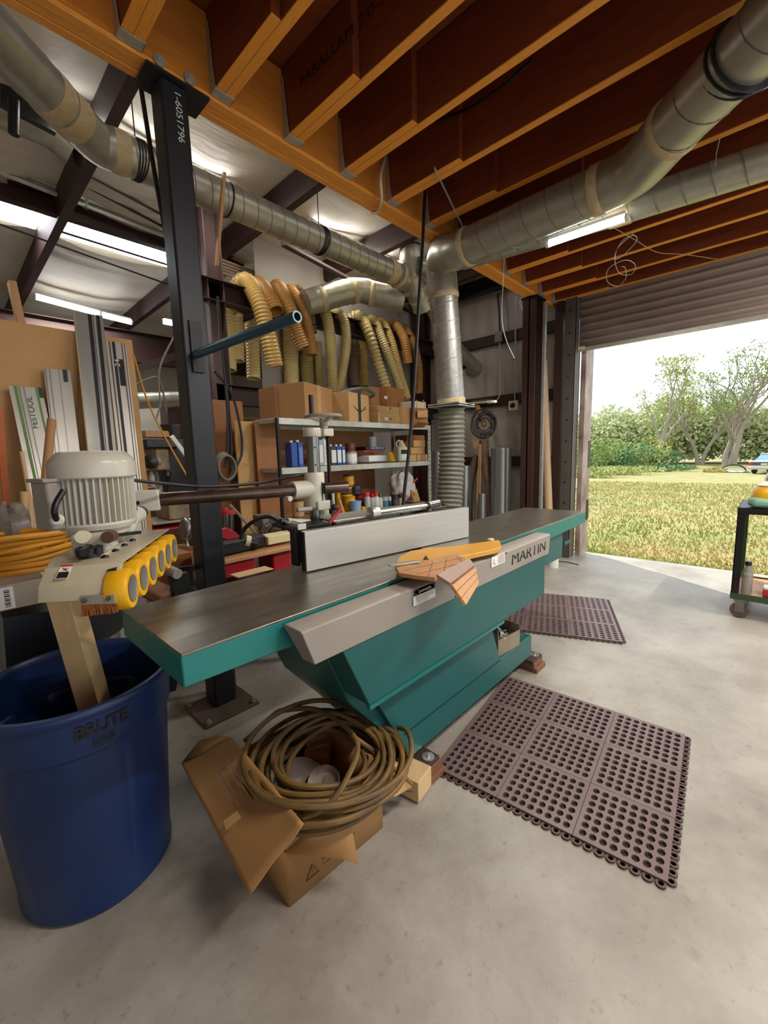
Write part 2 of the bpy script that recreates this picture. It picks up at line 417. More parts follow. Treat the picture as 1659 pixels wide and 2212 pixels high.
# ---------------------------------------------------------------- mezzanine: girder, joists
GB = 3.18
g = thing('girder', 'thick orange laminated wood girder carried by the black post', 'beam', (2.5, 2.27, GB))
for k in range(3):
    y0 = 2.20 + .0467*k
    MB().box((-.6, y0, GB + (.004 if k == 1 else 0)), (5.6, y0+.0435, 3.55)).b('ply', M['lvl_edge_x'], g, bevel=.002)
MB().box((-.6, 2.194, GB+.02), (5.6, 2.2, 3.55)).b('face_veneer', M['lvl_girder'], g)
for px, py in ((345, 130), (410, 170)):
    p = at(px, py, Y=2.19); q = MB(); q.lathe([(.026, 0), (.026, .004), (.014, .004), (.014, .014)], (p.x, 2.192, p.z), (0, -1, 0), 16); q.b('bolt', M['galv'], g)
JX = [.37, .80, 1.211, 1.637, 2.055, 2.495, 2.945, 3.375, 3.81, 4.245, 4.674, 5.105, 5.50]
JE = {1: None, 2: (590, 30), 3: (770, 165), 4: (895, 262), 5: (990, 340), 6: (1066, 408), 7: None, 8: None, 9: (1213, 530), 10: (1252, 570), 11: (1285, 598), 12: (1313, 618)}
JL = ['', 'nearest visible orange ceiling joist, left of the black post top', 'ceiling joist hung just right of the black post cap', 'ceiling joist hung third from the left with faint stamped lettering beside it',
      'ceiling joist between the lettered joist and the hooked grey conduit', 'ceiling joist just above the hooked grey conduit at the girder', 'ceiling joist carrying the grey electrical junction box',
      'ceiling joist whose girder end is hidden by the big duct elbow', 'ceiling joist passing behind both round ducts', 'ceiling joist just below the lower of the two round ducts',
      'third ceiling joist from the roller door', 'second ceiling joist from the roller door', 'ceiling joist right against the roller door']
def joist(k, x):
    t = thing('ceiling_joist', JL[k] or 'outermost ceiling joist', 'joist', (x, 2.2, 3.2), 'doubled joists hung from the girder')
    ye = at(JE[k][0], JE[k][1], Z=3.205).y if JE.get(k) else (1.3 if k < 3 else 1.15)
    lo, hi = x-.046, x
    # short ply on the near side, long ply beside it; each with its edge grain and veneer face
    q = MB().box((lo, ye, 3.203), (x-.001, 2.192, 3.55)); q.b('short_ply', M['lvl_web'], t)
    MB().box((lo-.0006, ye-.0006, 3.2016), (x-.001, 2.19, 3.206)).b('short_ply_edge', M['lvl_edge_y'], t)
    MB().box((x+.001, -4, 3.203), (x+.045, 2.192, 3.55)).b('long_ply', M['lvl_web'], t)
    MB().box((x+.0004, -4, 3.20), (x+.0456, 2.19, 3.206)).b('long_ply_edge', M['lvl_edge_y'], t)
    hg = MB(); hg.box((lo-.004, 2.14, 3.193), (x+.049, 2.194, 3.1985)); o = hg.b('hanger_seat', M['galv'], t)
    for xx, s in ((lo-.004, -1), (x+.047, 1)):
        hs = MB(); hs.add([(xx, 2.14, 3.193), (xx, 2.194, 3.193), (xx, 2.194, 3.50), (xx, 2.17, 3.50), (xx, 2.155, 3.3),
                           (xx+s*.003, 2.14, 3.193), (xx+s*.003, 2.194, 3.193), (xx+s*.003, 2.194, 3.50), (xx+s*.003, 2.17, 3.50), (xx+s*.003, 2.155, 3.3)],
                          [(0,1,2,3,4), (9,8,7,6,5), (0,5,6,1), (1,6,7,2), (2,7,8,3), (3,8,9,4), (4,9,5,0)])
        hs.b('hanger_strap', M['galv'], t, smooth=False)
    return t
JO = [joist(k, x) for k, x in enumerate(JX) if k > 0]
text('PARALLAM 2.0-3100', (JX[3]-.048, 2.02, 3.36), (0, -1, 0), (0, 0, 1), .05, M['ink'], JO[2], 'stamped_lettering', th=.001, width=.75)

# ---------------------------------------------------------------- near black post
px_, py_, hs = .985, 2.27, .0625
t = thing('steel_post', 'square black steel post in front of the girder, with chalk numbers near its top', 'post', (px_, py_, 0))
MB().box((px_-hs, py_-hs, .012), (px_+hs, py_+hs, 3.16)).b('tube', M['steel_post'], t, bevel=.01)
MB().box((.81, 2.08, 0), (1.12, 2.37, .014)).b('base_plate', mat('rusty plate', '5a463a', '7a6e64', .6, .4, 6), t, bevel=.002)
for dx, dy in ((.835, 2.105), (1.095, 2.105), (.835, 2.345), (1.095, 2.345)):
    MB().lathe([(.016, 0), (.016, .008), (.009, .008), (.009, .022)], (dx, dy, .014), n=6).b('anchor_bolt', M['galv'], t)
cp = MB().box((.86, 2.185, 3.160), (1.15, 2.355, 3.172)); cp.b('cap_plate', M['steel_post'], t)
MB().box((.86, 2.345, 3.172), (1.15, 2.355, 3.25)).b('cap_flange', M['steel_post'], t)
text('1-6051796', (px_+.0, py_-hs-.001, 3.12), (0, 0, -1), (1, 0, 0), .03, M['wht'], t, 'chalk_numbers', width=.21)
p0 = at(412, 745, Y=2.20)
MB().box((px_-.03, py_-hs-.014, p0.z-.13), (px_+.03, py_-hs-.001, p0.z+.12)).b('clip_angle', M['darksteel'], t)
# blue pipe stuck to the post
a = at(425, 765, Y=2.17); b = at(642, 684, D=1.75)
t = thing('pipe_offcut', 'blue plastic pipe jutting from the black post toward the hoses', 'pipe', a)
q = MB(); d = (b-a).normalized(); L_ = (b-a).length
q.lathe([(.021, 0), (.021, L_), (.015, L_), (.015, 0)], a, d, 20, closed=True); q.b('pipe_wall', M['bluepipe'], t)
MB().lathe([(.0212, L_-.001), (.0212, L_+.001), (.0152, L_+.001), (.0152, L_-.001)], a, d, 20, closed=True).b('cut_rim', mat('worn pipe rim', '9ab0b8'), t)
# cable slanting beside the post
tag(MB().tube(resample([at(303, 180, Y=2.4), at(335, 380, Y=2.42), at(372, 580, Y=2.45)], .1), .011, 8).b('black_pipe', M['black']), 'thin black pipe slanting down left of the black post', 'pipe')

# ---------------------------------------------------------------- far column beside the door
rc = thing('steel_column', 'dark steel column under the girder end, beside the cardboard tube', 'column', (5.10, 2.27, 0))
MB().box((5.00, 2.19, 0), (5.012, 2.35, 3.17)).b('flange', M['redoxide'], rc)
MB().box((5.19, 2.19, 0), (5.202, 2.35, 3.17)).b('flange', M['redoxide'], rc)
MB().box((5.00, 2.262, 0), (5.202, 2.278, 3.17)).b('web', M['redoxide'], rc)
MB().box((4.98, 2.17, 3.165), (5.25, 2.37, 3.178)).b('cap_plate', M['darksteel'], rc)
a = at(1163, 660, Y=2.15); b = at(1158, 1096, Y=2.15)
tag(MB().bar((5.21, 2.17, 0), (5.21, 2.17, 3.14), .05, .03, up=(0,1,0)).b('steel_strut', M['galv']), 'slim bare grey steel strip standing against the dark column', 'strut')
tag(MB().box((5.50, 2.06, 0), (5.62, 2.16, 3.4)).b('steel_column', M['redoxide']), 'dark red column between the cardboard tube and the door track', 'column')

# ---------------------------------------------------------------- roller door
DX = 5.62
d = MB(); nz_ = 90
d.grid(lambda u, v: (DX + .020*math.sin((2.62+.62*v)/.088*2*PI), 1.90 - 5.0*u, 2.62+.62*v), 1, nz_)
d1 = d.b('door_1', mat('taupe door slats', 'c0b0a8', 'cabcb4', .42, 0, 3), solid=.003); d1['kind'] = 'structure'
MB().box((DX-.02, -3.1, 2.585), (DX+.02, 1.90, 2.625)).b('bottom_bar', M['galv'], d1)
MB().box((DX-.05, 1.83, 2.60), (DX-.02, 1.98, 2.635)).b('slide_bolt', M['crm'], d1)
tr = MB().box((5.48, 1.90, 0), (5.486, 2.03, 3.2)); tr.box((5.48, 1.90, 0), (5.6, 1.906, 3.2)); tr.box((5.62, 1.90, 0), (5.66, 1.906, 3.2))
tro = tr.b('door_1_track', mat('primed track steel', '57524f', '6a6460', .5, .4, 4)); tro.name = 'trim_2'; tro['kind'] = 'structure'
for k in range(12):
    z = .2 + k*.26
    MB().lathe([(.011, 0), (.011, .006)], (5.4795, 1.975, z), (-1, 0, 0), 10).b('bolt_head', M['black'], tro)
jb = MB().box((5.70, 1.84, 0), (5.98, 1.90, 2.9)); struct('trim_3', jb, mat('worn brown jamb', '7c5c50', 'b8aca4', .6, 0, 3, (1, 1, .6), contrast=2))
struct('trim_4', MB().box((5.90, 1.835, 1.15), (5.99, 1.86, 1.5)).box((5.90, 1.835, .45), (5.99, 1.86, .72)), M['darksteel'])

# ---------------------------------------------------------------- ducts
def duct(mb, pts, r, ring=.13, n=28, step=.0325, amp=.03, smooth_path=True):
    p = resample(pts, step) if (smooth_path or len(pts) == 2) else pts
    k = max(1, round(ring/step)); rs = [r*(1+(amp if i % k == 0 else 0)) for i in range(len(p))]
    mb.tube(p, rs, n, cap=True); return mb
def band(p, d, r, w_, m, parent, name='sealant_band', n=28):
    rr = r*1.045; d = V(d).normalized()
    return MB().lathe([(rr*.97, -w_/2), (rr, -w_*.4), (rr*1.015, 0), (rr, w_*.4), (rr*.97, w_/2)], p, d, n).b(name, m, parent)
def helix(a, b, r, pitch, parent, m=None, name='spiral_seam', th=.0035):
    a, b = V(a), V(b); d = (b-a); L = d.length; d.normalize(); u = d.cross(V((0, 0, 1)))
    if u.length < .1: u = V((1, 0, 0))
    u.normalize(); w_ = d.cross(u); n = max(8, int(L/pitch*20))
    return MB().tube([a + d*(L*i/n) + (u*math.cos(2*PI*L*i/n/pitch) + w_*math.sin(2*PI*L*i/n/pitch))*(r+.001) for i in range(n+1)], th, 5).b(name, m or SEAM, parent)
SEAM = mat('duct seam', '68665e', '787668', .5, .4, 6)
R1 = .118; YD = 3.30
A0 = at(205, 302, Y=YD); A1 = at(858, 596, Y=YD); zD = (A0.z + A1.z)/2; A0.z = A1.z = zD
t = thing('spiral_duct', 'long galvanised spiral duct running behind the black post under the white roof', 'duct', (A0+A1)/2)
dd = (A1-A0).normalized()
duct(MB(), [A0 + dd*.05, A1], R1, 9, amp=0).b('main_run', M['galv_duct'], t)
helix(A0 + dd*.2, A1, R1, .125, t, th=.003)
B0 = at(-60, 25, Z=zD+.02); eb = at(140, 225, Z=zD)
duct(MB(), [B0, B0.lerp(A0, .5), B0.lerp(A0, .86), A0 + dd*.02, A0 + dd*.1], R1*1.02, .3).b('elbow_run', M['galv_duct'], t)
db = (A0-B0).normalized()
for k, wd in ((.56, .1), (.72, .12)): band(B0.lerp(A0, k), db, R1, wd, M['tape'], t)
band(A0 + dd*.13, dd, R1, .1, M['tape'], t); band(A1 - dd*.12, dd, R1, .12, M['tape'], t)
for px, py in ((295, 330), (690, 520)):
    p = at(px, py, Y=YD); p.z = zD; p.y = YD
    w_ = MB()
    for j in range(4): w_.lathe([(R1*1.05, -.004), (R1*1.07, 0), (R1*1.05, .004)], p + dd*(.012*j-.02), dd + V((0, .05*j, 0)), 24)
    w_.tube([p + V((0, 0, R1)), p + V((0, 0, .50))], .004, 6); w_.b('hanging_wire', M['black'], t)
p = at(490, 440, Y=YD); p.y = YD
w_ = MB(); w_.lathe([(R1*1.045, -.006), (R1*1.06, 0), (R1*1.045, .006)], (p.x, YD, zD), dd, 28); w_.b('clamp', M['darksteel'], t)
# junction of fittings at right end
t = thing('duct_wye', 'galvanised duct junction with cream sealed seams where several round ducts meet', 'duct', A1)
J1 = at(935, 655, Y=3.36); J2 = at(962, 715, X=4.95)
duct(MB(), [A1 - dd*.02, A1 + dd*.15, A1 + dd*.3, J1], R1*1.12, .13, amp=.05).b('reducer', M['galv_duct'], t)
for k in (.02, .3, .75): band(A1.lerp(J1, k), (J1-A1), R1*1.12, .06, M['tape'], t)
W1 = at(1030, 800, X=5.82)
duct(MB(), [J1, J2, at(985, 755, X=5.3), W1], R1*.95, .2).b('outlet_run', M['galv_duct'], t)
band(at(958, 705, X=4.8), J2-J1, R1, .05, M['tape'], t)
p_ = at(1002, 780, X=5.55); band(p_, W1-p_, R1*.95, .09, M['black'], t, 'rubber_collar')
U0 = at(915, 665, Y=3.3); U1 = at(890, 600, Y=3.25); U2 = at(888, 545, Y=3.2); U3 = at(884, 512, Y=3.25)
duct(MB(), [U0, U1, U2, U3], R1*1.08, .2).b('riser', M['galv_duct'], t)
for k, p in enumerate((U0.lerp(U1, .35), U0.lerp(U1, .65), U1, U1.lerp(U2, .4))): band(p, (U1-U0) if k < 2 else (U2-U1), R1*1.1, .03, M['tape'], t)
duct(MB(), [U2, U2.lerp(U3, .9)], R1*1.12, .2).b('black_sleeve', M['black'], t)
duct(MB(), [at(905, 575, Y=3.1), at(948, 578, Y=2.95)], R1*.8, .3).b('capped_stub', M['galv_duct'], t)
p = at(948, 578, Y=2.95); band(p, p - at(905, 575, Y=3.1), R1*.8, .05, M['black'], t, 'stub_cap')
K0 = at(660, 655, Y=4.0); K1 = at(765, 628, Y=3.8); K2 = at(870, 648, Y=3.45)
t = thing('branch_duct', 'shorter galvanised branch duct curving in below the long spiral duct', 'duct', K1)
duct(MB(), [K0, K1, K1.lerp(K2, .5), K2], R1*1.15, .14).b('duct_run', M['galv_duct'], t)
for k in (.3, .95): band(K0.lerp(K1, k), K1-K0, R1*1.15, .06, M['tape'], t)
band(K1.lerp(K2, .35), K2-K1, R1*1.15, .05, M['tape'], t)

# duct A: up from the flexible hose, elbow, along under the joists
RA = .128; YV = 2.35
v0 = at(975, 868, Y=YV); v1 = at(958, 640, Y=YV)
h0 = at(1010, 533, Z=3.0); h1 = at(1300, 408, Z=3.0)
t = thing('round_duct', 'big galvanised duct rising over the jointer then bending under the joists', 'duct', v0)
duct(MB(), [v0, v1], RA, 9, amp=0).b('vertical_run', M['spangle'], t); helix(v0, v1, RA, .16, t, M['galv'], th=.004)
duct(MB(), [v1, v1.lerp(v0, -.25) + V((0,0,.02)), (v1+h0)/2 + V((-.05, .06, .17)), h0 + V((0, .12, 0)), h0], RA*1.06, 9, amp=0).b('elbow', M['galv_duct'], t)
duct(MB(), [h0, h1], RA*1.05, 9, amp=0).b('horizontal_run', M['galv_duct'], t); helix(h0, h1, RA*1.05, .17, t, th=.003)
h2 = at(1375, 365, Z=3.0); h3 = at(1455, 275, Z=3.0); h4 = at(1760, -40, Z=3.0)
duct(MB(), [h1, h2, h3], RA*1.07, 9, amp=0).b('second_elbow', M['galv_duct'], t)
duct(MB(), [h3, h4], RA*1.05, 9, amp=0).b('far_run', M['galv_duct'], t); helix(h3, h4, RA*1.05, .17, t, th=.003)
band(v1, v1-v0, RA*1.03, .05, M['tape'], t); band(h0, h1-h0, RA*1.06, .05, M['tape'], t); band(h1 + V((0,.02,0)), h1-h0, RA*1.06, .07, M['tape'], t)
band(h3, h4-h3, RA*1.06, .05, M['tape'], t); band(v0, v1-v0, RA*.99, .07, M['tape'], t)
# blast gate
gp = v0 + V((0, 0, -.03))
q = MB(); q.cbox(gp, (.33, .33, .012), .1); q.cbox(gp+V((0,0,-.02)), (.33, .33, .008), .1); q.b('blast_gate', M['galv'], t)
q = MB(); q.bar(gp, at(1062, 868, D=(gp-V((0,0,H))).length*.99), .09, .006); q.b('gate_slide', M['galv'], t)
e_ = at(1062, 868, D=(gp-V((0,0,H))).length*.99); MB().cbox(e_, (.05, .08, .02)).b('slide_handle', M['white'], t)
t = tag(hose([gp + V((0, 0, -.04)), at(976, 980, Y=YV), at(972, 1060, Y=YV), at(966, 1180, Y=YV-.02), at(960, 1260, Y=YV)], RA*.97, .045, .055, 28).b('flexible_hose', M['hose_grey']), 'dusty grey ribbed flexible hose dropping behind the jointer fence', 'hose')
# hanging straps
def strap(label, pts, w_=.02, parent=None, name='hanger_strap'):
    q = MB()
    for a, b in zip(pts, pts[1:]): q.bar(a, b, w_, .002, up=(0, 1, 0))
    o = q.b(name, M['galv'], parent); 
    if not parent: tag(o, label, 'strap')
    return o
strap('perforated metal strap slanting from the junction box to the duct elbow', [at(938, 362, Z=3.19), h0 + V((-.02, .02, RA))])
# duct B
b0 = at(1000, 555, Z=3.03); b1 = at(1340, 452, Z=3.03); b2 = at(1760, 315, Z=3.03)
t = thing('round_duct', 'thinner galvanised duct running behind and below the big one under the joists', 'duct', b1)
duct(MB(), [b0, b1], .098, 9, amp=0).b('duct_run', M['galv_duct'], t); helix(b0, b2, .098, .15, t, th=.003)
duct(MB(), [b1, b2], .098, 9, amp=0).b('duct_run', M['galv_duct'], t)
band(b1, b1-b0, .1, .14, M['tape'], t)
for px in (1228, 1550):
    p = b0 + (b2-b0)*((px-1000)/760)
    p = at(px, 478 if px == 1228 else 367, Z=3.03)
    strap('', [p + V((0, 0, .17)), p + V((-.1, 0, .04)), p + V((-.1, 0, -.02))], .02, t, 'hanger_strap')
# loop wire around duct A at the top right
p = at(1600, 130, Z=3.0); dr = (h4-h3).normalized()
q = MB()
for j in range(3): q.lathe([(RA*1.09+.01*j, -.004), (RA*1.12+.01*j, 0), (RA*1.09+.01*j, .004)], p + dr*(.03*j-.03), dr + V((.1*j-.1, .1, .1)), 24)
q.tube([p+V((0,0,RA)), p+V((0,0,.2))], .005, 6); tag(q.b('hanging_cable', M['navy']), 'dark cable looped around the big duct at the upper right', 'cable')
# ================================================================ JOINTER
TZ = .92; X0, X1 = .366, 3.387; Y0, Y1 = 1.057, 1.545; XC = 1.60
J = thing('jointer', 'long teal surface planer with grey side rail and bare steel tables', 'woodworking machine', ((X0+X1)/2, 1.3, 0))
def table(name, x0, x1, drop, th0, th1):
    """wedge shaped teal casting with a ground steel face; th0/th1 depth at each end"""
    q = MB(); q.prism([(x0, Y0, TZ-drop-.006), (x1, Y0, TZ-drop-.006), (x1, Y0, TZ-th1), (x0, Y0, TZ-th0)], (0, Y1-Y0, 0))
    o = q.b(name, M['teal_worn'], J, bevel=.004)
    MB().box((x0+.001, Y0-.001, TZ-drop-.008), (x1-.001, Y1+.001, TZ-drop)).b('ground_face', M['castiron'], o, bevel=.002)
    return o
table('infeed_table', X0, XC-.035, .002, .093, .12)
table('outfeed_table', XC+.05, X1, 0, .12, .085)
MB().lathe([(.055, 0), (.055, .5)], (XC+.008, 1.05, TZ-.057), (0, 1, 0), 32).b('cutterhead', M['darksteel'], J)
q = MB()
for k in range(24): q.box((XC-.034, 1.08+.018*k, TZ-.012), (XC-.012, 1.088+.018*k, TZ-.001)); 
q.b('throat_plate', M['darksteel'], J)
for k in range(1): pass
# body
YB0, YB1 = .965, 1.50
q = MB(); q.prism([(.79, YB0, .84), (.925, YB0, .545), (2.40, YB0, .545), (2.40, YB0, .84)], (0, .12, 0))
q.b('upper_apron', M['teal'], J, bevel=.004)
q = MB(); q.prism([(.79, YB0+.12, .84), (.935, YB0+.12, .50), (1.105, YB0+.12, .30), (1.245, YB0+.12, .115), (2.44, YB0+.12, .115), (2.44, YB0+.12, .25), (2.03, YB0+.12, .25), (1.97, YB0+.12, .5), (2.40, YB0+.12, .545), (2.40, YB0+.12, .84)], (0, YB1-YB0-.12, 0))
q.b('body', M['teal'], J, bevel=.004)
q = MB(); q.prism([(1.00, 1.055, .55), (1.245, 1.055, .115), (2.44, 1.055, .115), (2.44, 1.055, .25), (2.03, 1.055, .25), (1.965, 1.055, .40), (1.90, 1.055, .55)], (0, .035, 0))
q.b('lower_panel', M['teal'], J, bevel=.003)
q = MB(); q.prism([(.925, YB0-.002, .545), (.93, YB0+.002, .525), (1.9, YB0+.002, .525), (1.9, YB0-.002, .545)], (0, .02, 0)); q.b('drip_edge', M['teal_worn'], J)
MB().box((1.20, 1.0525, .2425), (2.03, 1.0545, .2455)).b('panel_seam', M['black'], J)
MB().box((2.55, 1.10, .62), (3.05, 1.5, .84)).b('outfeed_bracket', M['teal'], J, bevel=.01)
# rail housing: face, sloped top
q = MB(); xa, xb = .655, 2.44; yf = .953
prof = [(1.05, .902), (1.035, .909), (yf+.008, .907), (yf, .902), (yf+.006, .787), (1.02, .785)]
va = [(xa + (.909-z)*.38, y, z) for y, z in prof]; vb = [(xb, y, z) for y, z in prof]; n = len(prof)
q.add(va + vb, [tuple(range(n)), tuple(range(2*n-1, n-1, -1))] + [(i, i+n, (i+1) % n+n, (i+1) % n) for i in range(n)])
rail = q.b('side_rail', M['rail_grey'], J, bevel=.003)
yl = yf-.0015
text('MARTIN', (1.955, yl+.004, .822), (1, 0, 0), (0, 0, 1), .058, M['ink'], J, 'cut_out_lettering', bold=.0, width=.42, th=.001)
q = MB().box((1.155, yl-.0005, .838), (1.292, yl+.001, .900)); q.b('danger_label', M['paper'], J)
q = MB().box((1.156, yl-.001, .874), (1.291, yl+.0005, .8995)); q.b('label_header', M['ink'], J)
q = MB().lathe([(.0001, 0), (.5, 0)], (0, 0, 0), (0, -1, 0), 28); q.v = [V((1.2235+v.x*.116, yl-.0025, .887+v.z*.0225)) for v in q.v]; q.b('label_oval', M['redlabel'], J, smooth=False)
text('DANGER', (1.184, yl-.0032, .882), (1, 0, 0), (0, 0, 1), .010, M['paper'], J, 'label_word', width=.078)
for k, s in enumerate(('DO NOT OPERATE UNLESS', 'SAFETY GUARDS OR DEVICES', 'ARE IN PLACE AND', 'PROPERLY ADJUSTED')):
    text(s, (1.17, yl-.0015, .866-.0078*k), (1, 0, 0), (0, 0, 1), .0042, M['ink'], J, 'label_text', width=(.1, .108, .075, .08)[k])
q = MB().box((1.737, yl-.0005, .856), (1.868, yl+.001, .906)); q.b('warning_label', M['paper'], J)
for k in range(6): MB().box((1.80, yl-.001, .862+.006*k), (1.86, yl-.0004, .8645+.006*k)).b('label_line', M['gry'], J)
text('WARNING', (1.80, yl-.002, .898), (1, 0, 0), (0, 0, 1), .006, M['redlabel'], J, 'label_word', width=.06)
MB().bar((1.76, yl-.001, .875), (1.775, yl-.001, .865), .002, .001).bar((1.76, yl-.001, .865), (1.76, yl-.001, .893), .002, .001).b('label_pictogram', M['ink'], J)
for x, z in ((1.43, .893), (1.43, .80), (1.88, .90)): MB().lathe([(.004, 0), (.004, .003)], (x, yl, z), (0, -1, 0), 8).b('screw', M['black'], rail)
# fence
fa, fb = V((1.011, 1.404, TZ)), V((2.022, 1.250, TZ)); fd = (fb-fa).normalized(); fn = V((-fd.y, fd.x, 0))
Fm = Matrix.Translation(fa) @ Matrix.Rotation(math.atan2(fd.y, fd.x), 4, 'Z')
L_ = (fb-fa).length
fe = MB().box((0, 0, .003), (L_, .038, .172), Fm).b('fence', M['fence_al'], J, bevel=.002)
MB().box((-.004, .002, .005), (0, .036, .170), Fm).b('fence_end_cap', M['darksteel'], fe)
MB().box((.0, .037, .166), (L_, .041, .176), Fm).b('fence_top_edge', M['darksteel'], fe)
q = MB(); q.box((-.03, .06, .17), (.16, .26, .185), Fm); q.box((-.02, .05, .02), (0, .1, .18), Fm); q.box((.02, .04, .02), (.3, .10, .16), Fm); q.b('fence_bracket', M['darksteel'], J, bevel=.002)
q = MB(); q.box((-.01, .04, .175), (.03, .34, .2), Fm); q.box((.2, .1, .175), (.95, .3, .185), Fm); q.b('fence_slide_plate', M['alu'], J, bevel=.002)
q = MB(); q.tube([Fm @ V((.42, .08, .20)), Fm @ V((.78, .08, .20))], .011, 12); q.lathe([(.001, -.03), (.03, -.025), (.034, 0), (.03, .02), (.01, .03)], Fm @ V((.42, .08, .20)), fd, 20)
q.b('fence_adjuster', M['alu'], J)
q = MB(); q.tube([Fm @ V((.78, .08, .20)), Fm @ V((.86, .08, .205))], .022, 14); q.b('adjuster_collar', M['chrome'], J)
q = MB(); q.bar(Fm @ V((.17, .1, .17)), Fm @ V((.24, .1, .235)), .014, .014); q.b('red_lever', M['red'], J)
k1 = at(722, 1096, Y=1.50)
q = MB(); q.tube([V((k1.x, 1.50, .96)), k1], .008, 10); q.b('locking_lever', M['gry'], J); MB().lathe([(.001,-.016),(.012,-.011),(.016,0),(.012,.011),(.001,.016)], k1, n=14).b('lever_ball', M['black'], J)
pk = at(1045, 1118, Y=1.42)
MB().lathe([(.001, 0), (.018, .004), (.018, .016), (.001, .02)], Fm @ V((.93, .1, .18)), n=14).b('wooden_knob', M['brn'], J)
# front blocks / feet
for (x, y, nm, lb) in ((1.31, 1.01, 'foot_pad', 'wood block under the near corner of the teal machine'), (2.50, 1.05, 'foot_pad', 'wood block under the far corner of the teal machine')):
    t = thing('wood_block', lb, 'block', (x, y, 0), 'blocks under the machine')
    MB().box((x-.06, y-.035, 0), (x+.075, y+.5, .032)).b('lower_board', M['wood_block'], t, bevel=.003)
    MB().box((x-.07, y-.02, .032), (x+.06, y+.5, .068)).b('upper_board', M['wood_block'], t, bevel=.002)
    MB().box((x-.08, y-.018, .068), (x+.055, y+.4, .085)).b('foot_plate', mat('brown foot plate', '3e302c'), t, bevel=.002)
    MB().lathe([(.028, 0), (.028, .003), (.008, .003), (.006, .012)], (x+.015, y+.015, .085), n=20).b('washer', M['alu'], t)
MB().box((1.20, 1.09, .085), (2.44, 1.5, .115)).b('bottom_skirt', M['black'], J)
tag(MB().cbox((1.19, 1.17, .055), (.11, .42, .09), .15).b('wood_block', M['wood_lt'], bevel=.003), 'pale square timber offcut beside the machine foot and the hose coil', 'block')
tag(MB().cbox((1.08, 1.55, .03), (.16, .09, .06), .4).b('wood_block', M['wood_block'], bevel=.003), 'dark timber offcut at the far foot behind the hose coil', 'block')
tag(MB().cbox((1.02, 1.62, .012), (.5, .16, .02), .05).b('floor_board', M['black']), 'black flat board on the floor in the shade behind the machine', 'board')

# cutter guard resting over the cutterhead
gt = thing('cutter_guard', 'yellow painted wooden guard arm with jointed scribbled flap lying across the machine', 'guard', (1.35, 1.05, TZ))
gz_ = .952
up_ = [at(*p, Z=gz_) for p in ((853, 1222), (862, 1203), (885, 1190), (925, 1183), (975, 1180), (1040, 1171), (1078, 1166), (1083, 1180), (1070, 1186), (1020, 1197), (975, 1205), (935, 1214), (900, 1222), (870, 1232))]
MB().prism(up_, (0, 0, -.022)).b('guard_arm', M['wood_guard'], gt, bevel=.003)
MB().lathe([(.016, 0), (.018, .004), (.012, .01), (.001, .011)], at(1060, 1167, Z=gz_), n=16).b('pivot_cap', M['crm'], gt)
l1 = [(855, 1226), (880, 1220), (930, 1208), (988, 1194), (1010, 1210), (940, 1247), (900, 1243), (862, 1237)]
MB().prism([at(*p, Z=gz_+.008) for p in l1], (0, 0, -.016)).b('guard_panel', M['wood_scrap'], gt, bevel=.002)
for a__, b__ in (((872, 1232), (1002, 1204)), ((900, 1240), (1008, 1214)), ((935, 1212), (925, 1246)), ((965, 1206), (958, 1240)), ((985, 1200), (1000, 1214))):
    MB().bar(at(*a__, Z=gz_+.0085), at(*b__, Z=gz_+.0085), .0012, .0006).b('scribed_line', M['ink'], gt)
fz = .945
f1 = [at(1010, 1210, Z=gz_+.004), at(1022, 1226, Z=.935), at(970, 1266, Z=.925), at(940, 1247, Z=gz_+.004)]
f2 = [f1[1], at(1028, 1262, D=(f1[1]-V((0,0,H))).length*.985), at(1000, 1309, D=(f1[2]-V((0,0,H))).length*.955), f1[2]]
def slab(pts, th):
    n_ = (pts[1]-pts[0]).cross(pts[3]-pts[0]).normalized(); return MB().prism(pts, n_*th)
slab(f1, -.014).b('hinged_slat', mat('greyed veneer', 'a08478', '8c7066', .5, 0, 6), gt, bevel=.002)
for k in range(3):
    a_, b_ = k/3, (k+1)/3-.012
    pts = [f2[0].lerp(f2[1], a_), f2[0].lerp(f2[1], b_), f2[3].lerp(f2[2], b_), f2[3].lerp(f2[2], a_)]
    slab(pts, -.014).b('hinged_slat', M['wood_scrap'], gt, bevel=.002)
a, b = at(840, 1221, Z=gz_+.014), at(905, 1212, Z=gz_+.014)
MB().bar(a, b, .03, .006).b('metal_bar', M['alu'], gt, bevel=.001)
MB().lathe([(.014, 0), (.014, .002), (.008, .002), (.008, .01), (.003, .01), (.003, .016)], at(920, 1208, Z=gz_+.01), n=10).b('wing_bolt', M['chrome'], gt)

# small parts box on the ledge
bx = thing('parts_box', 'small open box of assorted metal bits sitting on the teal ledge near the floor', 'box', (2.16, 1.13, .25))
q = MB(); cx_, cy_, cz_ = 2.15, 1.16, .25
for lo, hi in (((-.10, -.10, 0), (.12, -.096, .10)), ((-.10, .096, 0), (.12, .10, .13)), ((-.10, -.1, 0), (-.096, .1, .16)), ((.116, -.1, 0), (.12, .1, .13)), ((-.1, -.1, 0), (.12, .1, .004))):
    q.box(lo, hi, Matrix.Translation((cx_, cy_, cz_)) @ Matrix.Rotation(-.12, 4, 'Z'))
q.b('box_shell', mat('tin box', '8a7c68', 'a09480', .4, .4), bx)
q = MB(); q.box((-.098, .05, .10), (.03, .09, .19), Matrix.Translation((cx_, cy_, cz_)) @ Matrix.Rotation(-.12, 4, 'Z')); q.b('red_flap', mat('maroon card', '6c1c24'), bx)
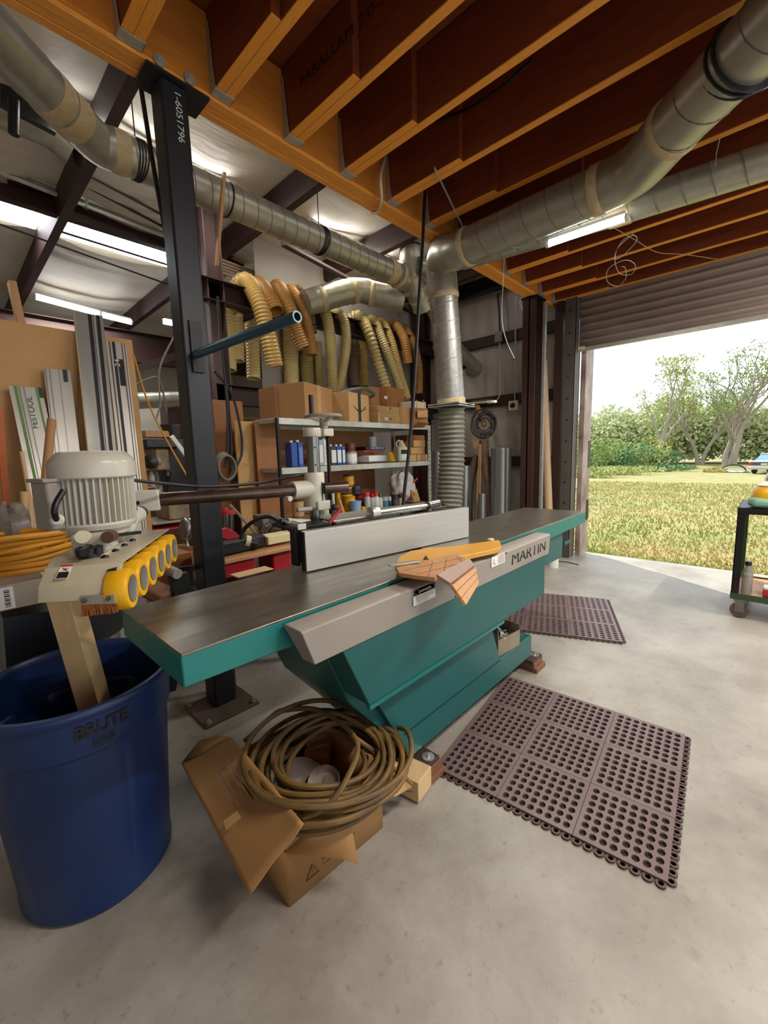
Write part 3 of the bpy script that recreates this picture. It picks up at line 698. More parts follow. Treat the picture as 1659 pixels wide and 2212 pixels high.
for k in range(16):
    a = V((cx_+random.uniform(-.07, .09), cy_+random.uniform(-.08, .06), cz_+random.uniform(.04, .09)))
    dv = V((random.uniform(-1, 1), random.uniform(-1, 1), random.uniform(.1, .8))).normalized()*random.uniform(.04, .09)
    tag(MB().bar(a, a+dv, random.uniform(.006, .02), .004).b('metal_bit', M[random.choice(['alu', 'crm', 'slv', 'dgry', 'wht'])]), 'loose metal bit piled in the small box on the teal ledge', 'scrap', 'bits in the parts box')
tag(MB().tube([(2.28, 1.10, .258), (2.40, 1.10, .256)], .005, 8).b('steel_pin', M['chrome']), 'slim steel pin lying on the teal ledge', 'pin')

# ================================================================ POWER FEEDER
P0 = V((1.225, 1.60, 0))
W = thing('power_feeder', 'cream power feeder with motor, long arm and yellow rollers hung past the table end', 'feeder', (P0.x, P0.y, .92))
def rdist(px, py, d): return at(px, py, D=d)
MB().cbox((P0.x, P0.y, 1.015), (.16, .10, .05), -.15).b('base_clamp', M['white_enamel'], W, bevel=.008)
a, b = at(620, 1128, Y=1.58), at(668, 1130, Y=1.58)
MB().tube([a, b], .019, 16).b('base_bolt', M['white_enamel'], W)
MB().tube([at(605, 1127, Y=1.58), a], .014, 12).b('base_handle', M['black'], W)
MB().tube([(P0.x, P0.y, .99), (P0.x, P0.y, 1.52)], .030, 28).b('post', M['chrome'], W)
q = MB()
for z, o in ((1.10, 0), (1.36, 0), (1.44, 0)): q.lathe([(.004, 0), (.004, .002)], (P0.x-.012, P0.y-.0295, z), (0, -1, 0), 8)
q.b('post_hole', M['black'], W)
MB().lathe([(.040, 0), (.043, .004), (.043, .035), (.040, .04)], (P0.x, P0.y, 1.49), n=28).b('top_collar', M['white_enamel'], W)
sx = V((.075, -.02, 0)); s0 = P0 + sx
MB().cbox((s0.x-.01, s0.y, 1.51), (.06, .05, .036)).b('screw_bracket', M['white_enamel'], W, bevel=.005)
q = MB(); p = [V((s0.x, s0.y, 1.12+.004*k)) for k in range(96)]; q.tube(p, [.0105 if k % 2 else .0085 for k in range(96)], 12); q.b('lift_screw', M['darksteel'], W)
hw = V((s0.x-.02, s0.y, 1.585))
q = MB(); q.lathe([(.078, -.008), (.088, -.004), (.090, .002), (.086, .007), (.076, .004)], hw, n=36, closed=True)
for k in range(3):
    an = 2*PI*k/3+.4; q.bar(hw + V((0, 0, -.03)), hw + V((math.cos(an)*.08, math.sin(an)*.08, 0)), .018, .008)
q.lathe([(.02, -.055), (.02, -.01)], hw, n=20); q.b('handwheel', M['rail_grey'], W)
c1 = V((hw.x-.075, hw.y-.01, hw.z))
q = MB(); q.tube([c1, c1 + V((0, 0, .09))], .011, 14); q.b('crank_handle', M['black'], W)
# clamp block and sleeves
zb = 1.245
q = MB(); q.lathe([(.046, -.085), (.047, -.08), (.047, .075), (.044, .08)], (P0.x, P0.y, zb), n=28); q.b('clamp_block', M['white_enamel'], W)
MB().cbox((P0.x+.01, P0.y-.045, zb-.075), (.075, .02, .045)).b('clamp_ear', M['white_enamel'], W, bevel=.006)
MB().box((P0.x+.003, P0.y-.0485, zb-.09), (P0.x+.008, P0.y-.045, zb+.035)).b('clamp_slot', M['black'], W)
MB().tube([at(642, 1102, Y=1.54), at(672, 1099, Y=1.54)], .011, 12).b('clamp_bolt', M['rail_grey'], W)
a0 = at(345, 1079, D=1.93); a1 = at(640, 1059, Y=1.60); ad = (a1-a0).normalized()
MB().tube([a1 - ad*.02, V((P0.x, P0.y, a1.z))], .041, 24).b('arm_sleeve', M['white_enamel'], W)
MB().tube([a1 + ad*.13, a1 + ad*.245], .027, 20).b('arm_stub', M['pipe_brown'], W)
MB().tube([a0 - ad*.05, a1], .0275, 28).b('arm_pipe', M['pipe_brown'], W)
MB().lathe([(.03, -.006), (.04, 0), (.04, .02), (.03, .026)], P0 + V((.08, .02, 1.20)), ad, 24).b('pulley_disc', M['gry'], W)
MB().lathe([(.012, -.012), (.012, .012)], at(624, 1077, Y=1.56), (0, -1, 0), 14).b('lug', M['white_enamel'], W)
# motor bracket
q = MB(); q.bar(a0 - ad*.135, a0 + ad*.002, .075, .082); q.b('bracket', M['white_enamel'], W, bevel=.006)
MB().bar(a0 - ad*.10 + V((0, -.042, -.004)), a0 - ad*.085 + V((0, -.042, -.004)), .003, .014).b('bracket_slot', M['black'], W)
mc = at(208, 1076, D=1.68); mz = mc.z
ax = V((.02, 0, 1)).normalized()
def mo(dz): return mc + ax*dz
# finned body: one mesh with fins
q = MB(); nf = 40; prof = []
for j in range(nf):
    an = 2*PI*j/nf
    for rr, da in ((.092, .0), (.112, .3), (.112, .5), (.092, .8)):
        prof.append((math.cos(an+da*2*PI/nf)*rr, math.sin(an+da*2*PI/nf)*rr))
q.prism([mo(-.072) + V((x, y, 0)) for x, y in prof], ax*.15); q.b('motor_body', M['white_enamel'], W, smooth=False)
MB().lathe([(.118, .068), (.122, .072), (.122, .115), (.118, .125), (.095, .150), (.085, .153), (.001, .154)], mc, ax, 40).b('fan_cowl', M['white_enamel'], W)
MB().lathe([(.11, -.072), (.112, -.08), (.105, -.094), (.088, -.098), (.085, -.112), (.092, -.114), (.07, -.124), (.055, -.126), (.052, -.165)], mc, ax, 36).b('motor_flange', M['white_enamel'], W)
jbx = at(122, 1090, D=1.66)
q = MB(); q.cbox(jbx, (.085, .10, .15), .25); q.b('junction_box', M['rail_grey'], W, bevel=.008)
q = MB(); q.cbox(jbx + V((0, 0, .077)), (.10, .11, .012), .25); q.b('junction_lid', M['rail_grey'], W, bevel=.003)
q = MB(); q.tube(resample([at(137, 1060, D=1.55), at(122, 1085, D=1.53), at(117, 1105, D=1.52), at(122, 1122, D=1.55)], .02), .0085, 10); q.b('power_lead', M['black'], W)
MB().lathe([(.018, 0), (.018, .02), (.012, .025)], at(124, 1122, D=1.57), (-.2, -1, 0), 16).b('cable_gland', M['white_enamel'], W)
# pipe elbow behind motor foot
q = MB(); q.tube(resample([at(300, 1110, D=1.8), at(282, 1122, D=1.75), at(272, 1145, D=1.72), at(248, 1155, D=1.66)], .01), .028, 18); q.b('swivel_elbow', M['white_enamel'], W)
MB().tube([at(280, 1108, D=1.76), at(305, 1107, D=1.86)], .025, 16).b('swivel_joint', M['pipe_brown'], W)
q = MB(); q.tube([at(231, 1161, D=1.52), at(243, 1157, D=1.56)], .018, 16); q.b('lock_knob', mat('brown knob', '5a3c32'), W)
q = MB(); q.tube([at(243, 1157, D=1.56), at(302, 1150, D=1.70)], .006, 10); q.b('lock_lever', M['black'], W)
MB().tube([at(183, 1160, D=1.55), at(178, 1160, D=1.50)], .019, 16).b('sight_glass', M['crm'], W)
# housing: frame with x' along the feeder, y' to its left, z up
zt = 1.125
n0 = V((.325, 1.30, 0)); fa_ = V((.62, 1.775, 0)); fdv = (fa_-n0).normalized(); flv = V((-fdv.y, fdv.x, 0))
def fp(x, y, z): return n0 + fdv*x + flv*y + V((0, 0, z))
L2 = (fa_-n0).length
outer = [(-.135, .075, 1.075), (0, 0, zt)]
# bent sheet shell: top, long right lip, nose curved down, left flare
sec = []
top = [fp(0, 0, zt), fp(L2, 0, zt), fp(L2, .19, zt), fp(.14, .225, zt), fp(-.01, .178, zt)]
nose = [fp(-.06, 0, 1.085), fp(-.048, .18, 1.088)]
noseb = [fp(-.07, 0, 1.045), fp(-.055, .182, 1.05)]
q = MB(); vs = top + nose + noseb
vs += [fp(L2, .22, 1.03), fp(.16, .27, 1.03), fp(L2, 0, zt-.02), fp(0, 0, zt-.03), fp(-.06, .01, 1.04), fp(0, .2, 1.045)]
q.add(vs, [(0, 1, 2, 3, 4), (0, 4, 6, 5), (5, 6, 8, 7), (2, 9, 10, 3), (3, 10, 14, 4), (4, 14, 8, 6)])
q.b('housing', M['beige_enamel'], W, solid=.004, bevel=.006)
# side skirt profile on roller side nose
q = MB(); q.add([fp(0, 0, zt), fp(-.06, 0, 1.085), fp(-.07, 0, 1.045), fp(-.05, 0, 1.06)], [(0, 1, 2, 3)]); q.b('nose_cheek', M['beige_enamel'], W, solid=.004)
q = MB(); q.box((0, 0, 0), (.001, .001, .001)); 
q = MB(); q.bar(fp(-.075, .002, 1.047), fp(-.064, .085, 1.047), .006, .026); br = q.b('brush_holder', M['rail_grey'], W, bevel=.002)
for s in (.03, .085): MB().lathe([(.007, 0), (.006, .004), (.001, .005)], fp(-.076, s-.012, 1.05), -fdv, 10).b('brush_screw', M['chrome'], br)
q = MB()
for k in range(150):
    p = fp(-.07+random.uniform(-.004, .004), .004 + .078*k/150, 1.036); q.tube([p, p + V((random.uniform(-.004, .004), random.uniform(-.004, .004), -.026-random.uniform(0, .004)))], .0012, 4, cap=False)
q.b('brush', M['brush'], W)
MB().bar(fp(.0, .085, 1.08), fp(L2-.02, .085, 1.08), .02, .03).b('chassis', M['darksteel'], W)
rs = .105
for k in range(6):
    c = fp(-.02 + k*.105, -.02, 1.056); ax_ = -flv
    q = MB(); q.lathe([(.036, -.055), (.052, -.052), (.056, -.047), (.056, -.003), (.052, .003), (.036, .003)], c, ax_, 40, closed=True); ro = q.b('feed_roller', M['yellow_roll'], W)
    MB().lathe([(.036, .004), (.0375, .005), (.034, .005), (.031, -.02), (.012, -.022), (.012, 0), (.001, 0)], c, ax_, 32).b('roller_hub', M['alu'], ro)
    MB().bar(c + flv*.03, c + flv*.04 + V((0, 0, .06)), .02, .02).b('roller_arm', M['darksteel'], W)
# knob plate, switch and row of bolts
kp = at(193, 1188, D=1.50); kp.z = zt
q = MB(); q.lathe([(.03, 0), (.028, .012), (.016, .016), (.016, .024)], kp + V((0, 0, .001)), n=20)
for k in range(6):
    an = PI*k/3+.3; q.lathe([(.001, .006), (.013, .01), (.013, .03), (.001, .034)], kp + V((math.cos(an)*.024, math.sin(an)*.024, 0)), n=12)
q.bar(kp + V((0, 0, .03)), kp + V((-.03, -.075, .03)), .014, .02); q.b('selector_knob', M['black'], W)
q = MB(); q.cbox(fp(.20, .10, zt+.004), (.20, .045, .008), math.atan2(fdv.y, fdv.x)); q.b('slotted_plate', M['beige_enamel'], W, bevel=.002)
for k in range(4):
    MB().lathe([(.011, 0), (.009, .006), (.001, .009)], fp(.08 + .085*k, .07, zt+.001), n=12).b('domed_bolt', M['darksteel'], W)
MB().cbox(fp(.22, .14, zt+.03), (.10, .10, .06), math.atan2(fdv.y, fdv.x)).b('swivel_base', M['white_enamel'], W, bevel=.01)
# safety label
c = [at(*p, Z=1.096) for p in ((134, 1222), (160, 1222), (148, 1254), (118, 1254))]
def nose_pt(px, py, off):
    a_, b_, c_ = top[0], top[4], nose[0]; n_ = (b_-a_).cross(c_-a_).normalized(); 
    if n_.z < 0: n_ = -n_
    r = (CM @ V((px-CX, CY-py, -F))).normalized(); o = V((0, 0, H)); t = (a_-o).dot(n_)/r.dot(n_); return o + r*t + n_*off
def quad(name, pts, m, parent): q = MB(); q.add(pts, [(0, 1, 2, 3)]); return q.b(name, m, parent, smooth=False)
quad('safety_label', [nose_pt(*p, .0035) for p in ((133, 1223), (160, 1221), (147, 1251), (119, 1253))], M['paper'], W)
quad('label_red_band', [nose_pt(*p, .004) for p in ((133, 1223), (160, 1221), (158, 1225), (131, 1227))], M['redlabel'], W)
quad('label_black_block', [nose_pt(*p, .004) for p in ((128, 1238), (151, 1237), (146, 1250), (121, 1252))], M['ink'], W)
for a_, b_ in (((137, 1229), (147, 1236)), ((140, 1233), (151, 1229)), ((137, 1236), (145, 1229))):
    MB().bar(nose_pt(*a_, .0042), nose_pt(*b_, .0042), .002, .0006).b('label_pictogram', M['ink'], W)
# cable from motor to post, and loop down from the handwheel
tag(MB().tube(resample([at(262, 1034, D=1.72), at(350, 1044, D=1.8), at(450, 1051, D=1.92), at(560, 1043, D=2.0), at(640, 1028, D=2.03), at(668, 1025, Y=1.66)], .03), .0065, 8).b('power_cable', M['black']), 'black cable sagging above the brown arm pipe', 'cable')
tag(MB().tube(resample([at(695, 1033, Y=1.62), at(708, 1050, Y=1.58), at(717, 1085, Y=1.55), at(718, 1120, Y=1.52), at(716, 1150, Y=1.5)], .02), .0065, 8).b('power_cable', M['black']), 'black cable hooping down beside the feeder post', 'cable')
tag(MB().tube(resample([at(606, 1127, Y=1.60), at(585, 1116, Y=1.7), at(560, 1120, Y=1.9), at(530, 1140, Y=2.0), at(520, 1165, Y=2.0)], .02), .011, 8).b('power_cable', M['black']), 'thick black cable leaving the foot of the feeder post', 'cable')
# lumber stick standing in the can
# ================================================================ BLUE CAN
cc = V((.243, 1.655, 0)); hz = .70
T = thing('trash_can', 'large round blue plastic bin with black raised lettering, holding a timber', 'bin', cc)
def wallr(z): return .222 + (.268-.222)*z/hz
q = MB(); n = 72; prof = []
zs = [0, .012, .03, .12, .30, .48, .55, .565, .60, .655, .665, .70]
def rad(z, an):
    r = wallr(z); k = (math.cos(4*(an+.35)))
    if .035 < z < .555: r -= .010*max(0, min(1, (k+.75)*4))
    if z >= .56: r += .006
    if z < .01: r -= .012
    return r
for i, z in enumerate(zs):
    for j in range(n): an = 2*PI*j/n; r = rad(z, an); q.v.append(cc + V((math.cos(an)*r, math.sin(an)*r, z)))
for i in range(len(zs)-1):
    for j in range(n): q.f.append((i*n+j, i*n+(j+1) % n, (i+1)*n+(j+1) % n, (i+1)*n+j))
k = len(q.v); inz = [.70, .55, .3, .02]
for z in inz:
    for j in range(n): an = 2*PI*j/n; r = wallr(z)-.004; q.v.append(cc + V((math.cos(an)*r, math.sin(an)*r, z)))
for i in range(3):
    for j in range(n): q.f.append((k+i*n+j, k+(i+1)*n+j, k+(i+1)*n+(j+1) % n, k+i*n+(j+1) % n))
q.f.append(tuple(k+3*n+j for j in range(n))); q.f.append(tuple(j for j in range(n)))
q.b('bin_wall', M['blue'], T)
MB().lathe([(.262, .680), (.279, .680), (.284, .686), (.284, .698), (.279, .706), (.268, .708), (.262, .700)], cc, n=72, closed=True).b('rim', M['blue'], T)
# lettering on the curved wall
def wraptext(s, an0, z0, h, wd, m, r, parent, nm):
    o = text(s, (0, 0, 0), (1, 0, 0), (0, 1, 0), h, m, None, nm, bold=.02, width=wd, th=0)
    org = PL[o]; vs = [V(v.co)+org for v in o.data.vertices]; fs = [tuple(p.vertices) for p in o.data.polygons]
    bpy.data.objects.remove(o)
    out = []
    for v in vs:
        an = an0 + v.x/r; out.append(cc + V((math.cos(an)*r, math.sin(an)*r, z0+v.y)))
    return link(nm, out, fs, m, parent, smooth=False)
an0 = math.atan2(-1, .02) 
pL = at(163, 1575, D=1.42)
anL = math.atan2(pL.y-cc.y, pL.x-cc.x); pr = at(277, 1545, D=1.42)
def hit(px, py, R):
    r = (CM @ V((px-CX, CY-py, -F))).normalized(); o = V((0, 0, H)); t = .5
    while t < 4:
        p = o + r*t
        if (V((p.x, p.y, 0))-V((cc.x, cc.y, 0))).length < R and p.z < .75: return p
        t += .002
    return p
ha, hb_ = hit(161, 1584, .275), hit(279, 1550, .275)
a1_, a2_ = math.atan2(ha.y-cc.y, ha.x-cc.x), math.atan2(hb_.y-cc.y, hb_.x-cc.x)
wraptext('BRUTE', a1_, ha.z-.026, .040, (a2_-a1_)*.276, M['ink'], .2765, T, 'raised_lettering')
hc = hit(201, 1594, .275); a3 = math.atan2(hc.y-cc.y, hc.x-cc.x)
q = MB()
def cb(an_a, an_b, za, zb_, rr=.2765):
    vs = []
    for k in range(9):
        an = an_a + (an_b-an_a)*k/8
        for z in (za, zb_): vs.append(cc + V((math.cos(an)*rr, math.sin(an)*rr, z)))
    kk = len(q.v); q.v += vs
    for k in range(8): q.f.append((kk+2*k, kk+2*k+2, kk+2*k+3, kk+2*k+1))
hz0 = hc.z-.032
for za, zb_ in ((0, .003), (.022, .025), (.009, .013)): cb(a3, a3+.20, hz0+za, hz0+zb_)
cb(a3, a3+.012, hz0, hz0+.025); cb(a3+.188, a3+.20, hz0, hz0+.025)
q.b('raised_emblem', M['ink'], T, smooth=False)
tp = at(134, 1270, D=1.78); bt = V((.345, 1.70, .03))
tag(MB().bar(tp, bt, .072, .072, up=(.75, -.65, 0)).b('timber', M['wood_lt'], bevel=.002), 'pale square timber leaning in the blue bin', 'timber')

# ================================================================ BOX, HOSE COIL
Bx = thing('cardboard_box', 'worn open cardboard box on the floor, its flaps splayed, full of hose', 'box', (.83, 1.24, 0))
bx0, bx1, by0, by1, bh = .60, 1.00, 1.02, 1.46, .27
Mb = Matrix.Translation((bx0, by0, 0)) @ Matrix.Rotation(-.06, 4, 'Z')
w_, l_ = bx1-bx0, by1-by0
def bp(x, y, z): return Mb @ V((x, y, z))
q = MB(); q.add([bp(0,0,0), bp(w_,0,0), bp(w_,0,bh), bp(0,0,bh)], [(0,1,2,3)]); q.b('front_wall', M['cardboard'], Bx, solid=.005)
q = MB(); q.add([bp(0,0,0), bp(0,l_,0), bp(0,l_,bh), bp(0,0,bh)], [(0,1,2,3)]); q.b('side_wall', M['cardboard'], Bx, solid=.005)
q = MB(); q.add([bp(w_,0,0), bp(w_,l_,0), bp(w_,l_,bh), bp(w_,0,bh)], [(0,1,2,3)]); q.b('side_wall', M['cardboard'], Bx, solid=.005)
q = MB(); q.add([bp(0,l_,0), bp(w_,l_,0), bp(w_,l_,bh), bp(0,l_,bh)], [(0,1,2,3)]); q.b('back_wall', M['cardboard'], Bx, solid=.005)
q = MB(); q.add([bp(0,0,.006), bp(w_,0,.006), bp(w_,l_,.006), bp(0,l_,.006)], [(0,1,2,3)]); q.b('bottom', M['cardboard'], Bx, solid=.004)
# big flap: hinge to outer edge, slightly crumpled
h_a, h_b = at(500, 1592, Z=.37), at(655, 1780, Z=.37)
o_a, o_b = at(392, 1650, Z=.27), at(540, 1932, Z=.21)
def flapfn(pa, pb, pc, pd, amp, seed):
    def f(u, v):
        p = (pa.lerp(pb, v)).lerp(pd.lerp(pc, v), u)
        return p + V((0, 0, amp*noise.noise(V((u*3, v*4, seed))) + amp*.5*math.sin(u*7+v*3)))
    return f
q = MB().grid(flapfn(h_a, h_b, o_b, o_a, .005, 1), 16, 20); q.b('long_flap', M['cardboard'], Bx, solid=.005)
o_c = at(440, 1608, Z=.26)
q = MB(); q.add([h_a, o_a, at(430, 1600, Z=.33), at(470, 1588, Z=.365)], [(0,1,2,3)]); q.b('flap_corner', M['cardboard'], Bx, solid=.005)
def on_flap(px, py, off=.006):
    n_ = (h_b-h_a).cross(o_a-h_a).normalized()
    if n_.z < 0: n_ = -n_
    r = (CM @ V((px-CX, CY-py, -F))).normalized(); o = V((0, 0, H)); t = (h_a-o).dot(n_)/r.dot(n_); return o+r*t+n_*off
for a_, b_ in (((473, 1675), (520, 1752)), ((482, 1669), (534, 1750)), ((494, 1656), (546, 1738)), ((501, 1650), (555, 1732))):
    MB().bar(on_flap(*a_, .02), on_flap(*b_, .02), .005, .001).b('printed_bar', M['brn'], Bx)
quad('tape_patch', [on_flap(*p, .018) for p in ((490, 1778), (520, 1757), (529, 1771), (497, 1799))], M['cardboard_lt'], Bx)
f_a, f_b = bp(0, 0, bh), bp(w_, 0, bh)
o1, o2 = at(775, 1868, Z=.12), at(612, 1842, Z=.20)
q = MB(); q.add([bp(.06, 0, bh), bp(w_-.03, 0, bh), at(755, 1765, Z=.24), o1, at(735, 1855, Z=.15), o2], [(0,1,2,3,4,5)]); q.b('front_flap', M['cardboard'], Bx, solid=.005)
q = MB(); q.add([bp(w_, .02, bh), bp(w_, l_-.05, bh), at(890, 1700, Z=.14), at(852, 1722, Z=.14)], [(0,1,2,3)]); q.b('side_flap', M['cardboard_lt'], Bx, solid=.005)
fr = lambda x, z: bp(x, -.0035, z)
q = MB(); tri = [(.06, .045), (.11, .045), (.085, .088)]
for i in range(3): q.bar(fr(*tri[i]), fr(*tri[(i+1) % 3]), .004, .001)
q.bar(fr(.085, .075), fr(.085, .062), .004, .001); q.bar(fr(.085, .056), fr(.085, .053), .004, .001); q.b('warning_triangle', M['brn'], Bx)
text('FRAGILE HANDLE WITH CARE', fr(.125, .07), bp(1, 0, 0)-bp(0, 0, 0), (0, 0, 1), .012, M['brn'], Bx, 'printed_line', width=.14)
text('THIS SIDE UP', fr(.125, .05), bp(1, 0, 0)-bp(0, 0, 0), (0, 0, 1), .010, M['brn'], Bx, 'printed_line', width=.10)
# coil: one continuous mesh per hose
cen = at(712, 1655, Z=.28)
pts = []
rr = random.Random(5); turns = 13
for k in range(turns*16):
    an = 2*PI*k/16; tn = k/16
    wob = .5+.5*math.sin(tn*2.3)
    r_ = .215 + .05*math.sin(tn*1.7+.4) + .012*math.sin(an*2+tn)
    x = cen.x + r_*1.06*math.cos(an) + .03*math.sin(tn*.9); y = cen.y + r_*math.sin(an) + .03*math.cos(tn*1.1)
    z = .265 + .012*(tn % 4) + .03*math.sin(an+1.0)*math.sin(tn*.8) + .006*tn - .07*max(0, math.cos(an+.7))*(tn/turns)
    pts.append(V((x, y, z)))
pts += [at(760, 1590, Z=.33), at(850, 1660, Z=.17), at(889, 1695, Z=.10), at(886, 1706, Z=.09), at(850, 1690, Z=.12), at(800, 1640, Z=.2)]
tag(MB().tube(resample(pts, .025), .0095, 8).b('air_hose', M['hose_dirty']), 'grimy yellow brown hose coiled over the open cardboard box', 'hose')
# extra arcs
ar = [at(*p, Z=z) for p, z in (((660, 1735), .24), ((700, 1712), .29), ((760, 1690), .33), ((800, 1655), .34), ((812, 1620), .34))]
tag(MB().tube(resample([at(530, 1600, Z=.36), at(590, 1545, Z=.36), at(610, 1535, Z=.36), at(690, 1535, Z=.4), at(770, 1600, Z=.38), at(745, 1690, Z=.37), at(700, 1745, Z=.35), at(655, 1765, Z=.33)], .025), .0095, 8).b('air_hose', M['hose_dirty']), 'loose outer loop of grimy hose lying over the front flap of the box', 'hose')
# dishes and mask inside
for (px, py, z, r_, lb, tl) in ((600, 1690, .22, .075, 'round grey dish tipped on edge inside the hose coil', (.5, -.6, .6)), (655, 1680, .20, .085, 'pale rounded plastic cup inside the hose coil', (.2, -.3, 1)), (700, 1690, .19, .06, 'smaller pale cup half under the hoses in the box', (-.3, -.2, 1))):
    c = at(px, py, Z=z)
    q = MB(); q.lathe([(r_*.45, -.03), (r_*.8, -.02), (r_, .01), (r_*.98, .014), (r_*.75, -.012), (r_*.4, -.02)], c, tl, 28, closed=False)
    tag(q.b('dish', mat('dusty grey plastic', '8c8078', '9c9088', .5, 0, 8)), lb, 'dish')
tag(MB().cbox(at(622, 1622, Z=.24), (.03, .015, .01), .5).b('tag', M['orr']), 'tiny orange tag in the shaded middle of the hose coil', 'tag')
tag(MB().cbox(at(690, 1630, Z=.17), (.12, .10, .1), .7).b('carton', M['cardboard_dk'], bevel=.003), 'small brown carton inside the box below the hoses', 'carton')
tag(MB().cbox(at(610, 1640, Z=.16), (.16, .12, .08), .3).b('tool_case', M['dgry'], bevel=.01), 'dark rounded case at the bottom of the open box', 'case')

# ================================================================ MATS
HOLE_SHADE = mat('painted hole shade', '1c1412', '2a201c', .7, 0, 30)  # dark colour standing in for shade inside the mat holes
def rubbermat(label, pts, nx, ny, th=.014):
    a, b, c, d = [V(p) for p in pts]      # corners; a-b is the first side
    t = thing('rubber_mat', label, 'mat', (a+b+c+d)/4, None)
    def P(u, v, z): p = a.lerp(b, u).lerp(d.lerp(c, u), v); return V((p.x, p.y, z))
    for ti in range(3):
        for tj in range(3):
            q = MB(); m = .012
            u0, u1 = ti/3+.0012, (ti+1)/3-.0012; v0, v1 = tj/3+.0012, (tj+1)/3-.0012
            mu, mv = .012, .014
            n = nx; k = ny
            xs = [u0] + [u0+mu + (u1-u0-2*mu)*i/n for i in range(n+1)] + [u1]; ys = [v0] + [v0+mv + (v1-v0-2*mv)*j/k for j in range(k+1)] + [v1]
            for i in range(n+2):
                for j in range(k+2):
                    ua, ub, va, vb = xs[i], xs[i+1], ys[j], ys[j+1]
                    if i in (0, n+1) or j in (0, k+1):
                        q.add([P(ua,va,th), P(ub,va,th), P(ub,vb,th), P(ua,vb,th)], [(0,1,2,3)]); continue
                    cu, cv = (ua+ub)/2, (va+vb)/2; hu, hv = (ub-ua)/2, (vb-va)/2
                    O = [(ua,cv),(ua,va),(cu,va),(ub,va),(ub,cv),(ub,vb),(cu,vb),(ua,vb)]
                    an = [PI+i_*PI/4 for i_ in range(8)]
                    I = [(cu+math.cos(x)*hu*.80, cv+math.sin(x)*hv*.80) for x in an]
                    I2 = [(cu+math.cos(x)*hu*.74, cv+math.sin(x)*hv*.74) for x in an]
                    vs = [P(*p, th) for p in O] + [P(*p, th) for p in I] + [P(*p, th-.004) for p in I2] + [P(*p, .001) for p in I2]
                    fs = []
                    for s in range(8):
                        e = (s+1) % 8; fs += [(s, e, 8+e, 8+s), (8+s, 8+e, 16+e, 16+s), (16+s, 16+e, 24+e, 24+s)]
                    q.add(vs, fs)
            MB().add([P(u0,v0,.003), P(u1,v0,.003), P(u1,v1,.003), P(u0,v1,.003)], [(0,1,2,3)]).b('hole_shade_sheet', HOLE_SHADE, t)  # added dark sheet so the holes look shaded
            A = [P(u0,v0,th), P(u1,v0,th), P(u1,v1,th), P(u0,v1,th)]; B = [V((p.x, p.y, .002)) for p in A]
            q.add(A+B, [(0,1,5,4),(1,2,6,5),(2,3,7,6),(3,0,4,7)])
            q.b('mat_tile', M['mat_brown'], t, smooth=False)
    # scalloped connecting edge along c-d side... two sides
    for (p, r_, nm) in ((c, d, 0), (b, c, 1)):
        q = MB(); L = (r_-p).length; e = (r_-p).normalized(); ctr = (a+b+c+d)/4; o = V((e.y, -e.x, 0)); 
        if (p+o*.1-ctr).length < (p-ctr).length: o = -o
        nn = int(L/.036)
        for s in range(nn):
            cpt = p + e*((s+.5)*L/nn) + o*.008
            q.lathe([(.016, .001), (.0165, .008), (.009, .008), (.009, .001)], (cpt.x, cpt.y, 0), n=10)
        q.b('scalloped_edge', mat('dark mat edge', '54403f'), t)
    return t
rubbermat('larger brown perforated rubber mat on the floor in front of the teal machine', [at(*p, Z=.015) for p in ((1095, 1459), (1481, 1586), (1443, 1906), (938, 1655))], 8, 7)
m2 = [at(*p, Z=.015) for p in ((1310, 1293), (1346, 1386))]
e_ = m2[1]-m2[0]; sd_ = V((-e_.y, e_.x, 0)).normalized()*(-e_.length*1.08)
if (m2[0]+sd_).y < m2[0].y: sd_ = -sd_
rubbermat('farther brown perforated rubber mat partly hidden behind the teal machine', [m2[0]+sd_, m2[0], m2[1], m2[1]+sd_], 7, 8)
# ================================================================ HOSES ON THE RACK
def hang(label, pts, r, m, pitch=.035, amp=.06, grp='ribbed hoses over the rack rail', n=20):
    P_ = [at(px, py, Y=y) for px, py, y in pts]
    return tag(hose(P_, r, pitch, amp, n).b('ribbed_hose', m), label, 'hose', grp)
hang('big amber hose arching over the rail and ending in mid air under the blue pipe', [(478, 800, 4.45), (488, 700, 4.45), (505, 640, 4.35), (530, 608, 4.2), (560, 655, 4.0), (580, 730, 3.95), (594, 792, 3.95)], .088, M['hose_amber'])
hang('short amber hose whose open round mouth points down above the blue pipe tip', [(545, 625, 4.35), (560, 615, 4.2), (580, 640, 4.0), (596, 673, 3.9)], .082, M['hose_amber2'])
hang('brown amber hose with open mouth hanging just right of the blue pipe tip', [(590, 650, 4.4), (600, 620, 4.2), (622, 660, 4.0), (640, 715, 3.95), (655, 752, 3.92)], .078, M['hose_amber2'], .03, .05)
hang('brown amber hose with ragged open end, second right of the blue pipe tip', [(615, 650, 4.4), (628, 628, 4.2), (655, 675, 4.05), (668, 730, 4.02), (673, 768, 4.0)], .066, M['hose_amber2'], .03, .05)
hang('narrow dark ribbed hose bent just behind the two brown open ended hoses', [(640, 700, 4.4), (635, 640, 4.3), (650, 625, 4.2), (668, 660, 4.15), (676, 720, 4.15)], .05, M['hose_brn'], .025, .07)
hang('long greenish clear hose looped over the rail left of centre', [(668, 850, 4.4), (662, 720, 4.4), (675, 665, 4.2), (700, 670, 4.05), (714, 740, 4.0), (718, 870, 4.0)], .066, M['hose_clear'], .03, .05)
hang('clear hose folded in a tight bend, crossing right at its lower end', [(705, 690, 4.4), (722, 675, 4.2), (742, 690, 4.05), (748, 740, 4.0), (738, 810, 4.0), (722, 880, 4.0)], .058, M['hose_clear'], .03, .05)
